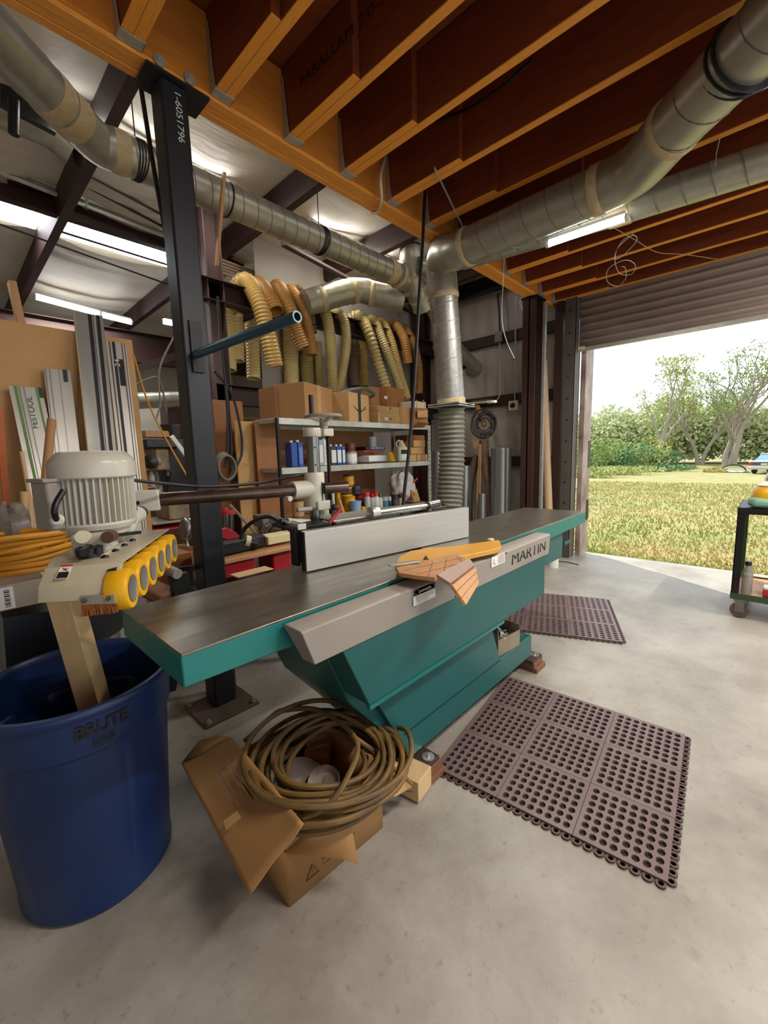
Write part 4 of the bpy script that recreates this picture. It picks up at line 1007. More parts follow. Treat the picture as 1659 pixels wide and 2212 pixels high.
hang('coarse clear hose with bulging rings, just right of the gap in the row', [(748, 760, 4.38), (752, 700, 4.36), (775, 683, 4.2), (797, 720, 4.0), (815, 780, 3.95), (842, 860, 3.9)], .066, M['hose_clear'], .05, .11)
hang('dusty clear hose hanging beside the coarse ringed one', [(790, 720, 4.4), (805, 690, 4.2), (828, 740, 4.05), (850, 800, 4.0), (868, 855, 4.0)], .060, M['hose_clear'], .03, .06)
hang('amber hose hanging third from the right end of the rail', [(815, 720, 4.4), (825, 695, 4.2), (845, 735, 4.1), (862, 800, 4.08), (880, 860, 4.08)], .055, M['hose_amber'], .03, .06)
hang('plump amber hose ending in mid air second from the right end', [(840, 720, 4.4), (850, 700, 4.2), (872, 730, 4.0), (882, 785, 3.98)], .066, M['hose_amber2'], .03, .05)
hang('last amber hose at the right end of the rail by the black cord', [(865, 740, 4.4), (872, 708, 4.25), (892, 740, 4.1), (904, 790, 4.1), (905, 850, 4.1)], .058, M['hose_amber2'], .03, .05)
for px, y0, y1, m, lb, r in ((491, 670, 800, 'hose_pale', 'pale yellow hose hanging at the far left behind the big arched one', .085), (512, 680, 780, 'hose_pale', 'pale yellow hose just right of the leftmost pale one, cut off short', .07), (546, 700, 818, 'hose_pale', 'pale yellow hose end hanging low behind the big arched amber hose', .075),
                             (628, 700, 835, 'hose_pale', 'pale wide ribbed hose hanging above the large plain carton', .088), (663, 770, 832, 'hose_clear', 'grey yellow ribbed hose hanging left of the folded clear hose', .08), (688, 740, 835, 'hose_pale', 'pale narrow ribbed hose peeking between two clear hoses', .05),
                             (764, 735, 835, 'hose_brn', 'dim brown ribbed hose deep in the gap of the row', .075), (784, 740, 835, 'hose_amber', 'dim amber ribbed hose deep in the gap, right of the brown one', .07)):
    hang(lb, [(px-2, y0, 4.42), (px, (y0+y1)/2, 4.40), (px+2, y1, 4.38)], r, M[m], .035, .07, 'ribbed hoses behind the rack rail')
# ================================================================ SHELF UNIT
YS, YB_ = 3.12, 3.72
SX0, SX1 = at(604, 1011, Y=YS).x, at(930, 996, Y=YS).x
zt_, zm, zl = at(800, 912, Y=YS).z, at(770, 1003, Y=YS).z, .80
S = thing('steel_shelf', 'galvanised steel shelving unit behind the jointer, loaded with cans and boxes', 'shelf', ((SX0+SX1)/2, (YS+YB_)/2, 0))
for z, nm in ((zt_, 'top'), (zm, 'mid'), (zl, 'low'), (.25, 'bottom')):
    q = MB(); q.box((SX0+.02, YS, z-.055), (SX1-.02, YS+.025, z)); q.box((SX0+.02, YB_-.025, z-.055), (SX1-.02, YB_, z)); q.box((SX0, YS, z-.04), (SX0+.02, YB_, z)); q.box((SX1-.02, YS, z-.04), (SX1, YB_, z))
    q.b('shelf_beam', M['galv'], S, bevel=.002)
    MB().box((SX0+.02, YS+.02, z-.018), (SX1-.02, YB_-.02, z-.004)).b('shelf_board', M['wood_med'] if nm == 'low' else M['galv'], S)
for x in (SX0, SX1):
    for y in (YS, YB_):
        q = MB(); s = -1 if x == SX1 else 1
        q.box((x-.002*s, y-.004, 0), (x+.018*s, y, zt_-.002) if s > 0 else (x+.002, y, zt_-.002)) if s > 0 else q.box((x-.045, y-.004, 0), (x+.002, y, zt_-.002))
        q.box((min(x, x-.004*s), y-.004, 0), (max(x, x-.004*s), y+(.05 if s < 0 else .022), zt_-.002))
        q.b('upright', M['galv'] if x == SX1 else M['darksteel'], S)
q = MB()
for k in range(32):
    z = .1 + k*.05
    q.cbox((SX1-.024, YS-.0045, z), (.010, .002, .026), 0, 0, .25)
q.b('upright_slots', M['black'], S)
tag(MB().box((SX0+.1, YB_+.02, .6), (SX1-.35, YB_+.035, 1.68)).b('plywood_sheet', M['ply_dk']), 'brown plywood sheet closing off the back of the steel shelves', 'plywood')
def cyl(name, label, cat, px0, px1, pyt, z0, Y, m, prof=None, grp=None, cap=None, bandm=None):
    a, b = at(px0, 1000, Y=Y), at(px1, 1000, Y=Y); r = (b.x-a.x)/2*.93; cx_ = (a.x+b.x)/2
    h = at((px0+px1)/2, pyt, Y=Y).z - z0
    t = thing(name, label, cat, (cx_, Y, z0), grp)
    pr = prof(r, h) if prof else [(r*.97, 0), (r, .004), (r, .012), (r*.97, .016), (r*.97, h-.012), (r, h-.008), (r, h), (r*.85, h), (r*.83, h-.006), (.001, h-.006)]
    MB().lathe(pr, (cx_, Y, z0), n=24).b('body', m, t)
    if bandm: MB().lathe([(r*.975, h*.18), (r*.982, h*.19), (r*.982, h*.82), (r*.975, h*.83)], (cx_, Y, z0), n=24).b('paper_label', bandm, t)
    if cap: MB().lathe([(r*.6, h), (r*.78, h-.02), (r*.78, h+.028), (r*.6, h+.034), (.001, h+.034)], (cx_, Y, z0), n=18).b('cap', cap, t)
    return t
def carton(name, label, px0, px1, pyt, z0, Y, dep, m, rz=0, grp=None, tape=None, cat='box'):
    a, b = at(px0, 1000, Y=Y), at(px1, 1000, Y=Y); h = at((px0+px1)/2, pyt, Y=Y).z - z0; cx_ = (a.x+b.x)/2; w_ = b.x-a.x
    t = thing(name, label, cat, (cx_, Y+dep/2, z0), grp)
    q = MB(); q.cbox((cx_, Y+dep/2, z0+h/2), (w_, dep, h), rz); q.b('shell', m, t, bevel=.003)
    if tape:
        q = MB(); q.cbox((cx_, Y+dep/2, z0+h/2), (w_*.14, dep+.003, h+.002), rz); q.b('tape_strip', tape, t)
    return t
# top shelf cartons
Yc = 3.2
carton('carton', 'tall plain brown carton, leftmost of the big ones on the top shelf', 603, 640, 836, zt_, 3.38, .28, M['cardboard_dk'])
carton('carton', 'big brown carton with shiny crossed tape on its side faces, on the top shelf', 638, 732, 832, zt_, 3.2, .32, M['cardboard'], .38, None, mat('shiny clear tape', 'b89a70', None, .15))
t = carton('carton', 'carton with a curved black arrow printed on it, on the top shelf', 742, 806, 850, zt_, 3.18, .3, M['cardboard_lt'], .30, None, M['dgry'])
cA = V(t.location); 
Mx = Matrix.Translation((cA.x, cA.y, zt_)) @ Matrix.Rotation(.30, 4, 'Z')
a_, b_ = at(742, 1000, Y=3.18), at(806, 1000, Y=3.18); ww = (b_.x-a_.x)
q = MB(); P_ = [Mx @ V((ww*(-.28+.56*k/12), -.1525, .155 - .045*math.sin(PI*k/12))) for k in range(13)]
for k in range(12): q.bar(P_[k], P_[k+1], .003, .011 if 2 < k < 10 else .007, up=(0, 0, 1))
q.bar(P_[12] + V((-.03, 0, .008)), P_[12] + V((.004, 0, .008)), .003, .007); q.bar(P_[12] + V((.002, 0, .008)), P_[12] + V((-.004, 0, -.024)), .003, .007, up=(1, 0, 0)); q.b('printed_arrow', M['ink'], t)
tag(hose([at(735, 851, Y=3.5), at(760, 842, Y=3.45), at(790, 840, Y=3.4), at(808, 852, Y=3.45), at(790, 858, Y=3.6)], .02, .02, .05, 12).b('flexible_tube', M['gry']), 'grey flexible tube lying across the top of the arrow marked carton', 'tube')
for k in range(3):
    t = carton('small_carton', ('bottom', 'middle', 'top')[k] + ' one of the three small stacked cartons with printed stickers on the top shelf', 820, 866, 900, zt_+.115*k, 3.16+.01*k, .22, M['cardboard_lt'], .06*k, 'small cartons on the top shelf')
    t.children[0].scale = (1, 1, 1)
# resize: small cartons heights
def fixh(t, h):
    for ch in t.children:
        zs_ = [v.co.z for v in ch.data.vertices]; mz_ = max(zs_)
        if mz_ > 0:
            for v in ch.data.vertices: v.co.z *= h/mz_
for o in list(bpy.data.objects):
    if o.name.startswith('small_carton') and o.type == 'EMPTY':
        fixh(o, .108)
        p = V(o.location); MB().cbox((p.x-.05, p.y-.1115, p.z+.05), (.05, .001, .03), 0).b('sticker', M['paper'], o); MB().cbox((p.x+.02, p.y-.1115, p.z+.05), (.03, .001, .02), 0).b('stamp', M['brn'], o)
carton('carton', 'open brown carton behind the three small stacked cartons', 835, 878, 838, zt_, 3.42, .2, M['cardboard_dk'], .1)
carton('carton', 'plain carton left of the yellow string, behind the small stack', 808, 838, 838, zt_, 3.5, .18, M['cardboard'], -.05)
t = thing('plastic_tub', 'translucent tub holding yellow string on the top shelf', 'tub', (at(893, 1000, Y=3.3).x, 3.3, zt_))
p = V(t.location); MB().cbox((p.x, p.y, zt_+.22), (.24, .24, .12)).b('tub_shell', mat('milky plastic', 'bdb9a8', None, .3), t, bevel=.01)
MB().tube(resample([p + V((-.06, -.12, .29)), p + V((-.07, -.125, .2)), p + V((-.04, -.125, .1)), p + V((-.05, -.125, .05))], .02), .005, 6).b('string', M['yel'], t)
MB().tube(resample([p + V((.06, -.12, .3)), p + V((.09, -.125, .25)), p + V((.07, -.125, .18))], .02), .005, 6).b('string', M['yel'], t)
carton('carton', 'low carton under the milky tub on the top shelf', 866, 912, 880, zt_, 3.22, .25, M['cardboard'], .0)
t = carton('carton', 'torn open carton with crumpled brown paper at the right end of the top shelf', 900, 926, 882, zt_, 3.14, .28, M['cardboard_dk'], -.2)
q = MB().grid(lambda u, v: at(902+22*u, 886+16*v, Y=3.12) + V((.0, -.03*math.sin(PI*u)+.02*noise.noise(V((u*6, v*6, 2))), 0)), 10, 10); q.b('crumpled_paper', M['cardboard_lt'], t)
tag(MB().cbox((at(905, 920, Y=3.1).x, 3.08, zt_-.01), (.22, .12, .01), .1, -.5).b('cardboard_scrap', M['cardboard_dk']), 'loose brown cardboard scrap hanging over the edge of the top shelf', 'cardboard')
a, b = at(590, 918, Y=3.5), at(640, 908, Y=3.35)
tag(MB().tube([at(588, 905, Y=3.5), at(640, 900, Y=3.5)], .045, 18).b('dark_tube', M['black']), 'short dark tube lying on the wire rack left of the cartons', 'tube')
# middle shelf
def tin(label, px0, px1, pyt, m, lab=None, spout=True, grp=None, Y=3.28, d=.1, z0=None):
    z0 = zm if z0 is None else z0
    t = carton('tin_can', label, px0, px1, pyt, z0, Y, d, m, 0, grp, cat='can')
    a, b = at(px0, 1000, Y=Y), at(px1, 1000, Y=Y); h = at((px0+px1)/2, pyt, Y=Y).z - z0
    if lab: MB().box((a.x+.006, Y-.0015, z0+h*.12), (b.x-.006, Y-.0002, z0+h*.8)).b('label', lab, t)
    MB().lathe([(.016, 0), (.016, .02), (.001, .021)], ((a.x+b.x)/2, Y+d/2, z0+h), n=12).b('screw_cap', M['wht'], t)
    return t
tin('blue rectangular solvent tin at the left end of the middle shelf', 631, 644, 956, M['blu'], None)
tin('blue tin with white lettering panel, second from the left on the middle shelf', 646, 656, 955, M['blu'], mat('blue white panel', '5a7cc0'))
tin('pale blue tin just right of the feeder post on the middle shelf', 690, 700, 950, M['ltblu'], M['wht'])
tin('white tin with small print right of the pale blue tin', 701, 714, 951, M['wht'], M['crm'])
tin('narrow black and white tin, left of the two slim blue ones', 716, 728, 964, M['dgry'], M['wht'], grp=None)
tin('narrow blue and white tin, left one of the slim pair', 729, 739, 964, M['blu'], M['wht'])
tin('narrow blue and white tin, right one of the slim pair beside the paint pail', 740, 747, 964, M['blu'], M['wht'])
cyl('paint_can', 'white labelled paint can under a smaller brown one on the middle shelf', 'can', 748, 769, 976, zm, 3.3, M['slv'], None, None, None, M['paper'])
zz = at(758, 976, Y=3.3).z
cyl('paint_can', 'small brown paint can with messy lid stacked on the white labelled one', 'can', 749, 767, 958, zz, 3.3, M['brn'], None, None, None, mat('maroon label', '6c2c22'))
t = thing('bit_case', 'black case of small bits over a red one, middle of the middle shelf', 'case', (at(800, 1000, Y=3.25).x, 3.3, zm))
p = V(t.location)
MB().cbox(p + V((0, 0, .13)), (.36, .2, .012), .12).b('red_tray', M['red'], t); MB().cbox(p + V((.03, 0, .16)), (.34, .2, .035), .12).b('lid', M['black'], t, bevel=.004)
for k in range(7): MB().cbox(p + V((-.06+.035*k, -.105, .162)), (.02, .006, .025), .12).b('bit_row', M['ltblu'], t)
MB().cbox(p + V((.05, -.02, .05)), (.30, .2, .07), .06).b('lower_case', M['wht'], t, bevel=.01)
tag(MB().lathe([(.05, 0), (.05, .11), (.044, .11), (.044, .01), (.001, .01)], p + V((.14, .05, .18)), n=20).b('tin_cup', M['slv']), 'bare metal tin standing on top of the black bit case', 'can')
t = thing('jug', 'cream plastic jug with a handle and black and white label on the middle shelf', 'jug', (at(865, 1000, Y=3.3).x, 3.3, zm)); p = V(t.location)
MB().cbox(p + V((0, 0, .09)), (.16, .11, .18)).b('jug_body', M['crm'], t, bevel=.02)
MB().lathe([(.06, .17), (.03, .23), (.022, .235), (.022, .25), (.001, .251)], p + V((.02, 0, 0)), n=16).b('jug_neck', M['crm'], t)
MB().tube(resample([p + V((-.06, 0, .16)), p + V((-.065, 0, .22)), p + V((-.02, 0, .25)), p + V((.01, 0, .225))], .01), .010, 8).b('jug_handle', M['crm'], t)
MB().box((p.x-.05, p.y-.0575, zm+.09), (p.x+.06, p.y-.056, zm+.14)).b('black_label', M['ink'], t); MB().box((p.x-.05, p.y-.0575, zm+.02), (p.x+.06, p.y-.056, zm+.088)).b('white_label', M['paper'], t)
tag(MB().cbox((at(847, 1000, Y=3.15).x, 3.16, zm+.06), (.09, .02, .11), .2, -.35).b('yellow_tag', M['yel']), 'small pale yellow card propped at the front of the middle shelf', 'card')
for k, (a_, b_, t0_, zz_) in enumerate(((880, 896, 983, 0), (897, 906, 983, 0), (907, 920, 982, 0), (884, 900, 967, .085), (900, 914, 968, .085), (890, 915, 955, .17))):
    h = .078; x0_, x1_ = at(a_, 1000, Y=3.25).x, at(b_, 1000, Y=3.25).x
    tag(MB().box((x0_+.002, 3.22, zm+zz_+.001), (x1_-.002, 3.36, zm+zz_+h)).b('small_carton', M['cardboard_lt'], bevel=.002), ['small carton bottom left in the pile at the right end of the middle shelf', 'narrow small carton bottom middle in the pile on the middle shelf', 'small carton bottom right in the pile on the middle shelf', 'small carton left in the second layer of the middle shelf pile', 'small carton right in the second layer of the middle shelf pile', 'wide small carton topmost in the pile at the right end of the middle shelf'][k], 'box', 'small cartons on the middle shelf')
carton('carton', 'flat dark carton behind the pile at the right end of the middle shelf', 880, 918, 940, zm, 3.45, .2, M['cardboard_dk'])
# lower shelf
zl += .002
def lab(px0, px1, pyt, Y, m, lb, z0=None, bandm=None, cap=None, nm='paint_can', prof=None, cat='can', grp=None):
    return cyl(nm, lb, cat, px0, px1, pyt, zl if z0 is None else z0, Y, m, prof, grp, cap, bandm)
def zat(px, py, Y): return at(px, py, Y=Y).z
za = lab(742, 762, 1102, 3.3, M['yel'], 'yellow paint can at the bottom of the tall stack on the lower shelf', None, M['brn'])
z1 = zat(752, 1102, 3.3); lab(742, 762, 1072, 3.3, M['yel'], 'brown and yellow can in the middle of the tall stack on the lower shelf', z1, M['yel'])
z2 = zat(752, 1072, 3.3); lab(736, 756, 1052, 3.34, M['yel'], 'yellow can third up in the tall stack on the lower shelf', z2, M['brn'])
z3 = zat(750, 1052, 3.34); lab(742, 761, 1024, 3.34, M['brn'], 'brown rimmed yellow can topmost of the tall stack on the lower shelf', z3, M['yel'])
lab(764, 783, 1092, 3.42, M['dred'], 'dark red can supporting the black can on the lower shelf', None, M['dred'])
z4 = zat(773, 1092, 3.42); lab(764, 782, 1066, 3.42, M['dred'], 'dark red can directly under the black one on the lower shelf', z4, M['dred'])
z5 = zat(773, 1066, 3.42); lab(755, 776, 1046, 3.42, M['dgry'], 'black and white paint can on top of the red one on the lower shelf', z5, M['dgry'])
lab(754, 775, 1082, 3.17, M['ltblu'], 'pale blue disposable cup, wider at the top, on the lower shelf', None, None, None, 'cup', lambda r, h: [(r*.78, 0), (r, h), (r*.96, h), (r*.76, .01), (.001, .01)], 'cup')
lab(776, 785, 1095, 3.2, M['yel'], 'small yellow spray can between the cup and the red capped cans', None, M['yel'], None, 'spray_can')
spr = lambda r, h: [(r*.9, 0), (r, .004), (r, h-.03), (r*.75, h-.012), (r*.6, h-.008), (r*.6, h), (.001, h)]
for (a_, b_, t_, bod, cp, lb) in ((785, 796, 1070, 'slv', 'pink', 'grey spray can with pink cap on the lower shelf'), (796, 806, 1072, 'slv', 'red', 'grey spray can with red cap right of the pink capped one'), (806, 815, 1070, 'wht', 'orr', 'white spray can with orange red cap on the lower shelf'), (815, 823, 1072, 'wht', 'grn', 'white spray can with green cap on the lower shelf'),
                                  (823, 835, 1079, 'tealc', 'wht', 'teal spray can with white cap on the lower shelf'), (835, 843, 1079, 'dgry', 'wht', 'black and white spray can right of the teal one'), (843, 858, 1075, 'dgry', 'dgry', 'wide dark can right of the white capped spray cans'), (858, 870, 1073, 'crm', 'dred', 'cream can with dark red cap beside the plastic bag')):
    lab(a_, b_, t_, 3.22, M[bod], lb, None, M[bod], M[cp], 'spray_can', spr)
lab(626, 650, 1075, 3.3, M['brn'], 'rusty drum shaped can behind the feeder post', None, M['tan'])
lab(690, 706, 1094, 3.25, M['crm'], 'pale green printed can between the post and the cable', None, mat('pale green label', 'b4c4a0'))
lab(700, 718, 1062, 3.35, M['wht'], 'white can standing behind the black cable', None, M['crm'])
lab(723, 733, 1060, 3.4, M['yel'], 'tall yellow bottle shaped can right of the black cable', None, M['yel'])
# plastic bag
c = at(872, 1062, Y=3.3); t = thing('plastic_bag', 'bulging white plastic bag with red print on the lower shelf', 'bag', (c.x, 3.3, zl))
q = MB(); nu, nv = 40, 28
for i in range(nv+1):
    for j in range(nu):
        ph = PI*i/nv; th = 2*PI*j/nu; r_ = 1 + .22*noise.noise(V((math.cos(th)*2.2, math.sin(th)*2.2, ph*2))) + .08*noise.noise(V((math.cos(th)*7, math.sin(th)*7, ph*6)))
        q.v.append(V((c.x + .19*r_*math.sin(ph)*math.cos(th), 3.32 + .13*r_*math.sin(ph)*math.sin(th), max(zl+.001, zl+.20 + .19*r_*math.cos(ph)))))
for i in range(nv):
    for j in range(nu): q.f.append((i*nu+j, i*nu+(j+1) % nu, (i+1)*nu+(j+1) % nu, (i+1)*nu+j))
q.b('bag_skin', mat('white film', 'd8d4d4', 'e4d8d4', .3, 0, 5), t)
MB().bar((c.x+.05, 3.185, zl+.25), (c.x+.15, 3.2, zl+.30), .002, .02).b('red_print', M['orr'], t); MB().bar((c.x+.04, 3.18, zl+.12), (c.x+.10, 3.2, zl+.09), .002, .02).b('red_print', M['orr'], t)
tag(MB().cbox((at(902, 1095, Y=3.16).x, 3.2, zl+.09), (.16, .02, .15), .2, -.3).b('cardboard_scrap', M['cardboard_lt']), 'brown cardboard flap leaning beside the plastic bag', 'cardboard')
tag(MB().cbox((at(741, 1110, Y=3.14).x, 3.16, zl+.09), (.03, .02, .17), 0, .0, -.35).b('wood_scrap', M['wood_med']), 'slanting wooden offcut left of the pale blue cup', 'offcut')
tag(MB().lathe([(.05, 0), (.055, .02), (.05, .05), (.02, .07), (.001, .071)], (at(730, 1085, Y=3.2).x, 3.22, zl), n=18).b('spray_gun', M['gry']), 'grey metal pot left of the cans on the lower shelf', 'pot')
# ================================================================ STUFF BETWEEN: BARRELS, WIRE, TUBES
def gcan(label, px0, px1, pyt, X):
    a, b = at(px0, 1030, X=X), at(px1, 1030, X=X); r = (a-b).length/2; c = (a+b)/2; zt2 = at((px0+px1)/2, pyt, X=X).z
    return tag(MB().lathe([(r, 0), (r, .01), (r*.985, .02), (r*.985, zt2-.02), (r, zt2-.012), (r, zt2), (r*.94, zt2), (r*.94, .02), (.001, .02)], (c.x, c.y, 0), n=40).b('metal_drum', mat('bright sheet metal', 'b4b6b4', 'a4a6a6', .28, .85, 3, (1, 1, .1))), label, 'drum')
gcan('tall bright sheet metal cylinder right of the ribbed hoses by the door wall', 1062, 1103, 968, 5.25)
gcan('pale sheet metal cylinder partly behind the flexible hose, left one', 934, 958, 975, 4.9)
gcan('shorter metal cylinder just right of the big flexible hose', 992, 1016, 1006, 5.1)
gcan('small grey canister between the brown ribbed hoses', 1034, 1049, 1066, 5.0)
P_ = [at(1046, 950, X=5.35), at(1050, 1010, X=5.3), at(1058, 1060, X=5.3), at(1062, 1140, X=5.25)]
tag(hose(P_, .055, .03, .06, 16).b('ribbed_hose', M['hose_brn']), 'dusty brown ribbed hose hanging straight below the wire coil', 'hose')
P_ = [at(1032, 985, X=5.45), at(1020, 1020, X=5.4), at(1013, 1070, X=5.4), at(1012, 1140, X=5.35)]
tag(hose(P_, .06, .03, .06, 16).b('ribbed_hose', M['hose_brn']), 'brown ribbed hose bowing left beside the wooden sticks', 'hose')
for dx, lb in ((0, 'left of the two thin wooden sticks beside the brown hoses'), (7, 'right of the two thin wooden sticks beside the brown hoses')):
    tag(MB().bar(at(1037+dx*.4, 960, X=5.3), at(1026+dx, 1180, X=5.1), .02, .02).b('wood_stick', M['wood_med']), lb, 'stick')
tag(MB().cbox(at(1030, 960, X=5.35), (.03, .10, .10), 0).b('tag_board', M['tan']), 'small tan board tied at the top of the wooden sticks', 'board')
tag(MB().cbox(at(1042, 868, X=5.6), (.1, .3, .05), 0).b('wood_bracket', M['wood_block']), 'brown wood piece above the wire coil on the wall', 'bracket')
tag(MB().bar(at(1030, 875, X=5.6), at(1047, 920, X=5.45), .06, .04).b('wood_hook', M['wood_med']), 'angled wooden hook carrying the wire coil', 'hook')
q = MB()
for k in range(11):
    rr_ = .105+.09*((k*.37)%1); cpt = at(1046+4*math.sin(k*2.1), 916+3*math.cos(k*1.3), X=5.42-.012*k)
    q.tube([cpt + V((.02*math.sin(a*2+k), math.cos(a)*rr_, math.sin(a)*rr_)) for a in [2*PI*j/32 for j in range(33)]], .007, 6, cap=False)
tag(q.b('wire_coil', mat('dark grey cable', '3c3a38', '5a5652', .5, .2, 5)), 'round coil of dark grey cable hung on the door wall', 'cable')
a, b = at(1174, 780, X=5.45), at(1184, 1105, X=5.15)
a, b = at(1173, 780, X=5.50), at(1186, 1130, X=5.35)
t = thing('cardboard_tube', 'tall kraft cardboard tube leaning by the door track', 'tube', (b.x, b.y, 0)); dd3 = (b-a).normalized(); b2_ = a + dd3*(a.z/-dd3.z)
q = MB(); q.lathe([(.05, 0), (.05, (b2_-a).length), (.043, (b2_-a).length), (.043, 0)], a, dd3, 28, closed=True); q.b('tube_wall', M['kraft'], t)
tag(MB().bar(at(1163, 930, X=5.38), at(1166, 1130, X=5.30), .02, .02).b('wood_stick', M['wood_med']), 'thin wooden stick beside the grey steel strip at the column', 'stick')
# wall boxes and conduits
def ebox(p, s, lb, m=None): return tag(MB().cbox(p, s).b('electrical_box', m or M['gry'], bevel=.004), lb, 'electrical box')
ebox(at(1077, 728, X=5.66), (.05, .1, .14), 'grey electrical box on the top wall girt'); ebox(at(1073, 622, X=5.66), (.05, .1, .16), 'grey electrical box high under the roof on the door wall')
ebx = thing('outlet', 'square outlet with a round black socket on the middle wall girt', 'outlet', at(1109, 876, X=5.64)); p = at(1109, 876, X=5.64)
MB().cbox(p, (.04, .13, .13)).b('cover', M['crm'], ebx, bevel=.004); MB().lathe([(.036, 0), (.036, .01), (.001, .01)], p + V((-.02, 0, 0)), (-1, 0, 0), 20).b('socket', M['black'], ebx)
tag(MB().tube([at(1114, 640, X=5.68), at(1112, 865, X=5.68)], .010, 8).b('conduit', M['galv']), 'straight thin conduit dropping to the round black socket', 'conduit')
tag(MB().tube(resample([at(1079, 740, X=5.66), at(1079, 845, X=5.66), at(1075, 862, X=5.64), at(1068, 872, X=5.64)], .03), .010, 8).b('conduit', M['galv']), 'conduit below the electrical box, bending left at its foot', 'conduit')
tag(MB().tube(resample([at(1075, 630, X=5.66), at(1078, 670, X=5.64), at(1080, 715, X=5.66)], .03), .013, 8).b('black_cable', M['black']), 'black cable linking the two grey wall boxes', 'cable')
tag(MB().tube(resample([at(1090, 520, Z=2.9), at(1088, 590, X=3.9), at(1084, 680, X=3.95), at(1092, 730, X=4.0), at(1111, 774, X=4.1)], .04), .0035, 6).b('loose_wire', M['wht']), 'loose pale wire hanging from the joists in front of the door wall', 'wire')
tag(MB().tube(resample([at(1129, 640, X=5.6), at(1123, 652, X=5.6), at(1128, 668, X=5.62), at(1132, 672, X=5.62)], .02), .012, 8).b('conduit', M['wht']), 'white hooked conduit beside the girder end', 'conduit')
# cord from the junction box down behind the fence
jb_p = at(950, 330, X=2.86)
t = thing('junction_box', 'grey electrical junction box on the side of an orange joist', 'electrical box', jb_p)
MB().cbox(jb_p, (.06, .13, .15)).b('box_body', M['galv'], t, bevel=.006)
MB().tube([jb_p + V((-.02, .05, -.0)), jb_p + V((-.02, .11, .02)), jb_p + V((-.02, .13, -.02))], .022, 14).b('cable_gland', M['darksteel'], t)
tag(MB().tube(resample([jb_p + V((-.02, .13, -.01)), at(921, 345, X=2.8), at(915, 480, X=2.75), at(905, 650, X=2.6), at(890, 900, X=2.45), at(868, 1115, X=2.3)], .05), .013, 10).b('extension_cable', M['rubber']), 'thick black cord hanging from the joist junction box to behind the fence', 'cord')
def onx(px, py, X): return at(px, py, X=X)
tag(MB().tube(resample([jb_p + V((0, -.08, .03)), at(1020, 275, X=2.85), at(1140, 215, X=2.87), at(1260, 155, X=2.87), at(1380, 70, X=2.85), at(1480, -40, X=2.85)], .03), .011, 8).b('flexible_conduit', M['galv']), 'grey flexible conduit running up right from the junction box along a joist', 'conduit')
tag(MB().tube(resample([at(940, 262, X=2.44), at(1010, 235, X=2.44), at(1080, 190, X=2.44), at(1150, 130, X=2.44)], .03), .008, 8).b('flexible_conduit', M['darksteel']), 'dark thin cable along the joist left of the junction box', 'conduit')
tag(MB().tube(resample([at(832, 340, X=2.43), at(822, 380, Y=2.1), at(824, 430, Y=2.15), at(815, 458, Y=2.28), at(803, 460, Y=2.36)], .02), .010, 8).b('flexible_conduit', M['crm']), 'short pale hooked conduit bending under the girder', 'conduit')
# twine loops under joists
pts = [at(*p, Z=3.15) for p in ((1305, 480), (1340, 500), (1375, 520), (1420, 545), (1480, 550), (1550, 560))]
tag(MB().tube(resample(pts, .03), .003, 6).b('twine', M['tan']), 'thin twine strung under the joists toward the door', 'twine')
pts = [at(*p, Z=3.10) for p in ((1368, 505), (1335, 535), (1330, 560), (1350, 548), (1375, 520), (1368, 508), (1345, 520), (1328, 555), (1338, 590), (1365, 592), (1372, 572), (1350, 562), (1315, 580), (1312, 608), (1335, 618), (1352, 600), (1350, 578), (1342, 577))]
tag(MB().tube(resample(pts, .02), .003, 6).b('wire_loop', M['wht']), 'tangled pale wire loops hanging under the last joists', 'wire')
# tube lights
def tubelight(label, a, b, r=.016):
    t = thing('tube_light', label, 'light', (V(a)+V(b))/2)
    MB().tube([a, b], r, 14).b('glowing_tube', M['led'], t)
    d_ = (V(b)-V(a)).normalized()
    MB().tube([V(a)-d_*.02, a], r*1.15, 12).b('end_cap', M['wht'], t); MB().tube([b, V(b)+d_*.02], r*1.15, 12).b('end_cap', M['wht'], t)
    MB().bar(V(a)+V((0, 0, r+.012)), V(b)+V((0, 0, r+.012)), r*1.6, .02).b('tube_bracket', M['wht'], t)
tubelight('bright tube light under the joists beside the lower duct', at(1186, 527, Z=2.90), at(1350, 471, Z=2.90), .02)
tubelight('long bright tube light in the far left bay just above the dark beam', at(77, 641, Y=7.5), at(215, 678, Y=7.5), .035)
tubelight('second bright tube light in line with the far left one', at(218, 680, Y=7.5), at(283, 696, Y=7.5), .035)
tag(MB().cbox(at(375, 698, Y=6), (.25, .05, .06)).b('small_light', M['led']), 'small lit fixture half hidden behind the near black post', 'light')
# thin lines / pipes under the left roof
for i, ((a0_, b0_), r_, m, lb) in enumerate((((( 0, 275, 4.6), (380, 480, 4.6)), .012, 'darksteel', 'uppermost thin dark line strung under the roof at the far left'), (((0, 305, 4.8), (372, 500, 4.8)), .012, 'darksteel', 'second thin dark line under the roof at the far left'),
     (((0, 357, 5.0), (360, 500, 5.0)), .022, 'galv', 'thin grey pipe just above the deep roof beam'), (((0, 372, 5.0), (360, 512, 5.0)), .022, 'galv', 'lower grey pipe resting along the deep roof beam'),
     (((0, 485, 5.2), (365, 615, 5.2)), .009, 'black', 'thin black wire crossing in front of the bright roof panels'), (((130, 500, 5.4), (365, 573, 5.4)), .012, 'redoxide2', 'thin rod crossing the upper part of the bright roof panel'))):
    tag(MB().tube([at(a0_[0], a0_[1], Y=a0_[2]), at(b0_[0], b0_[1], Y=b0_[2])], r_, 8).b('roof_line', M[m]), lb, 'cable')
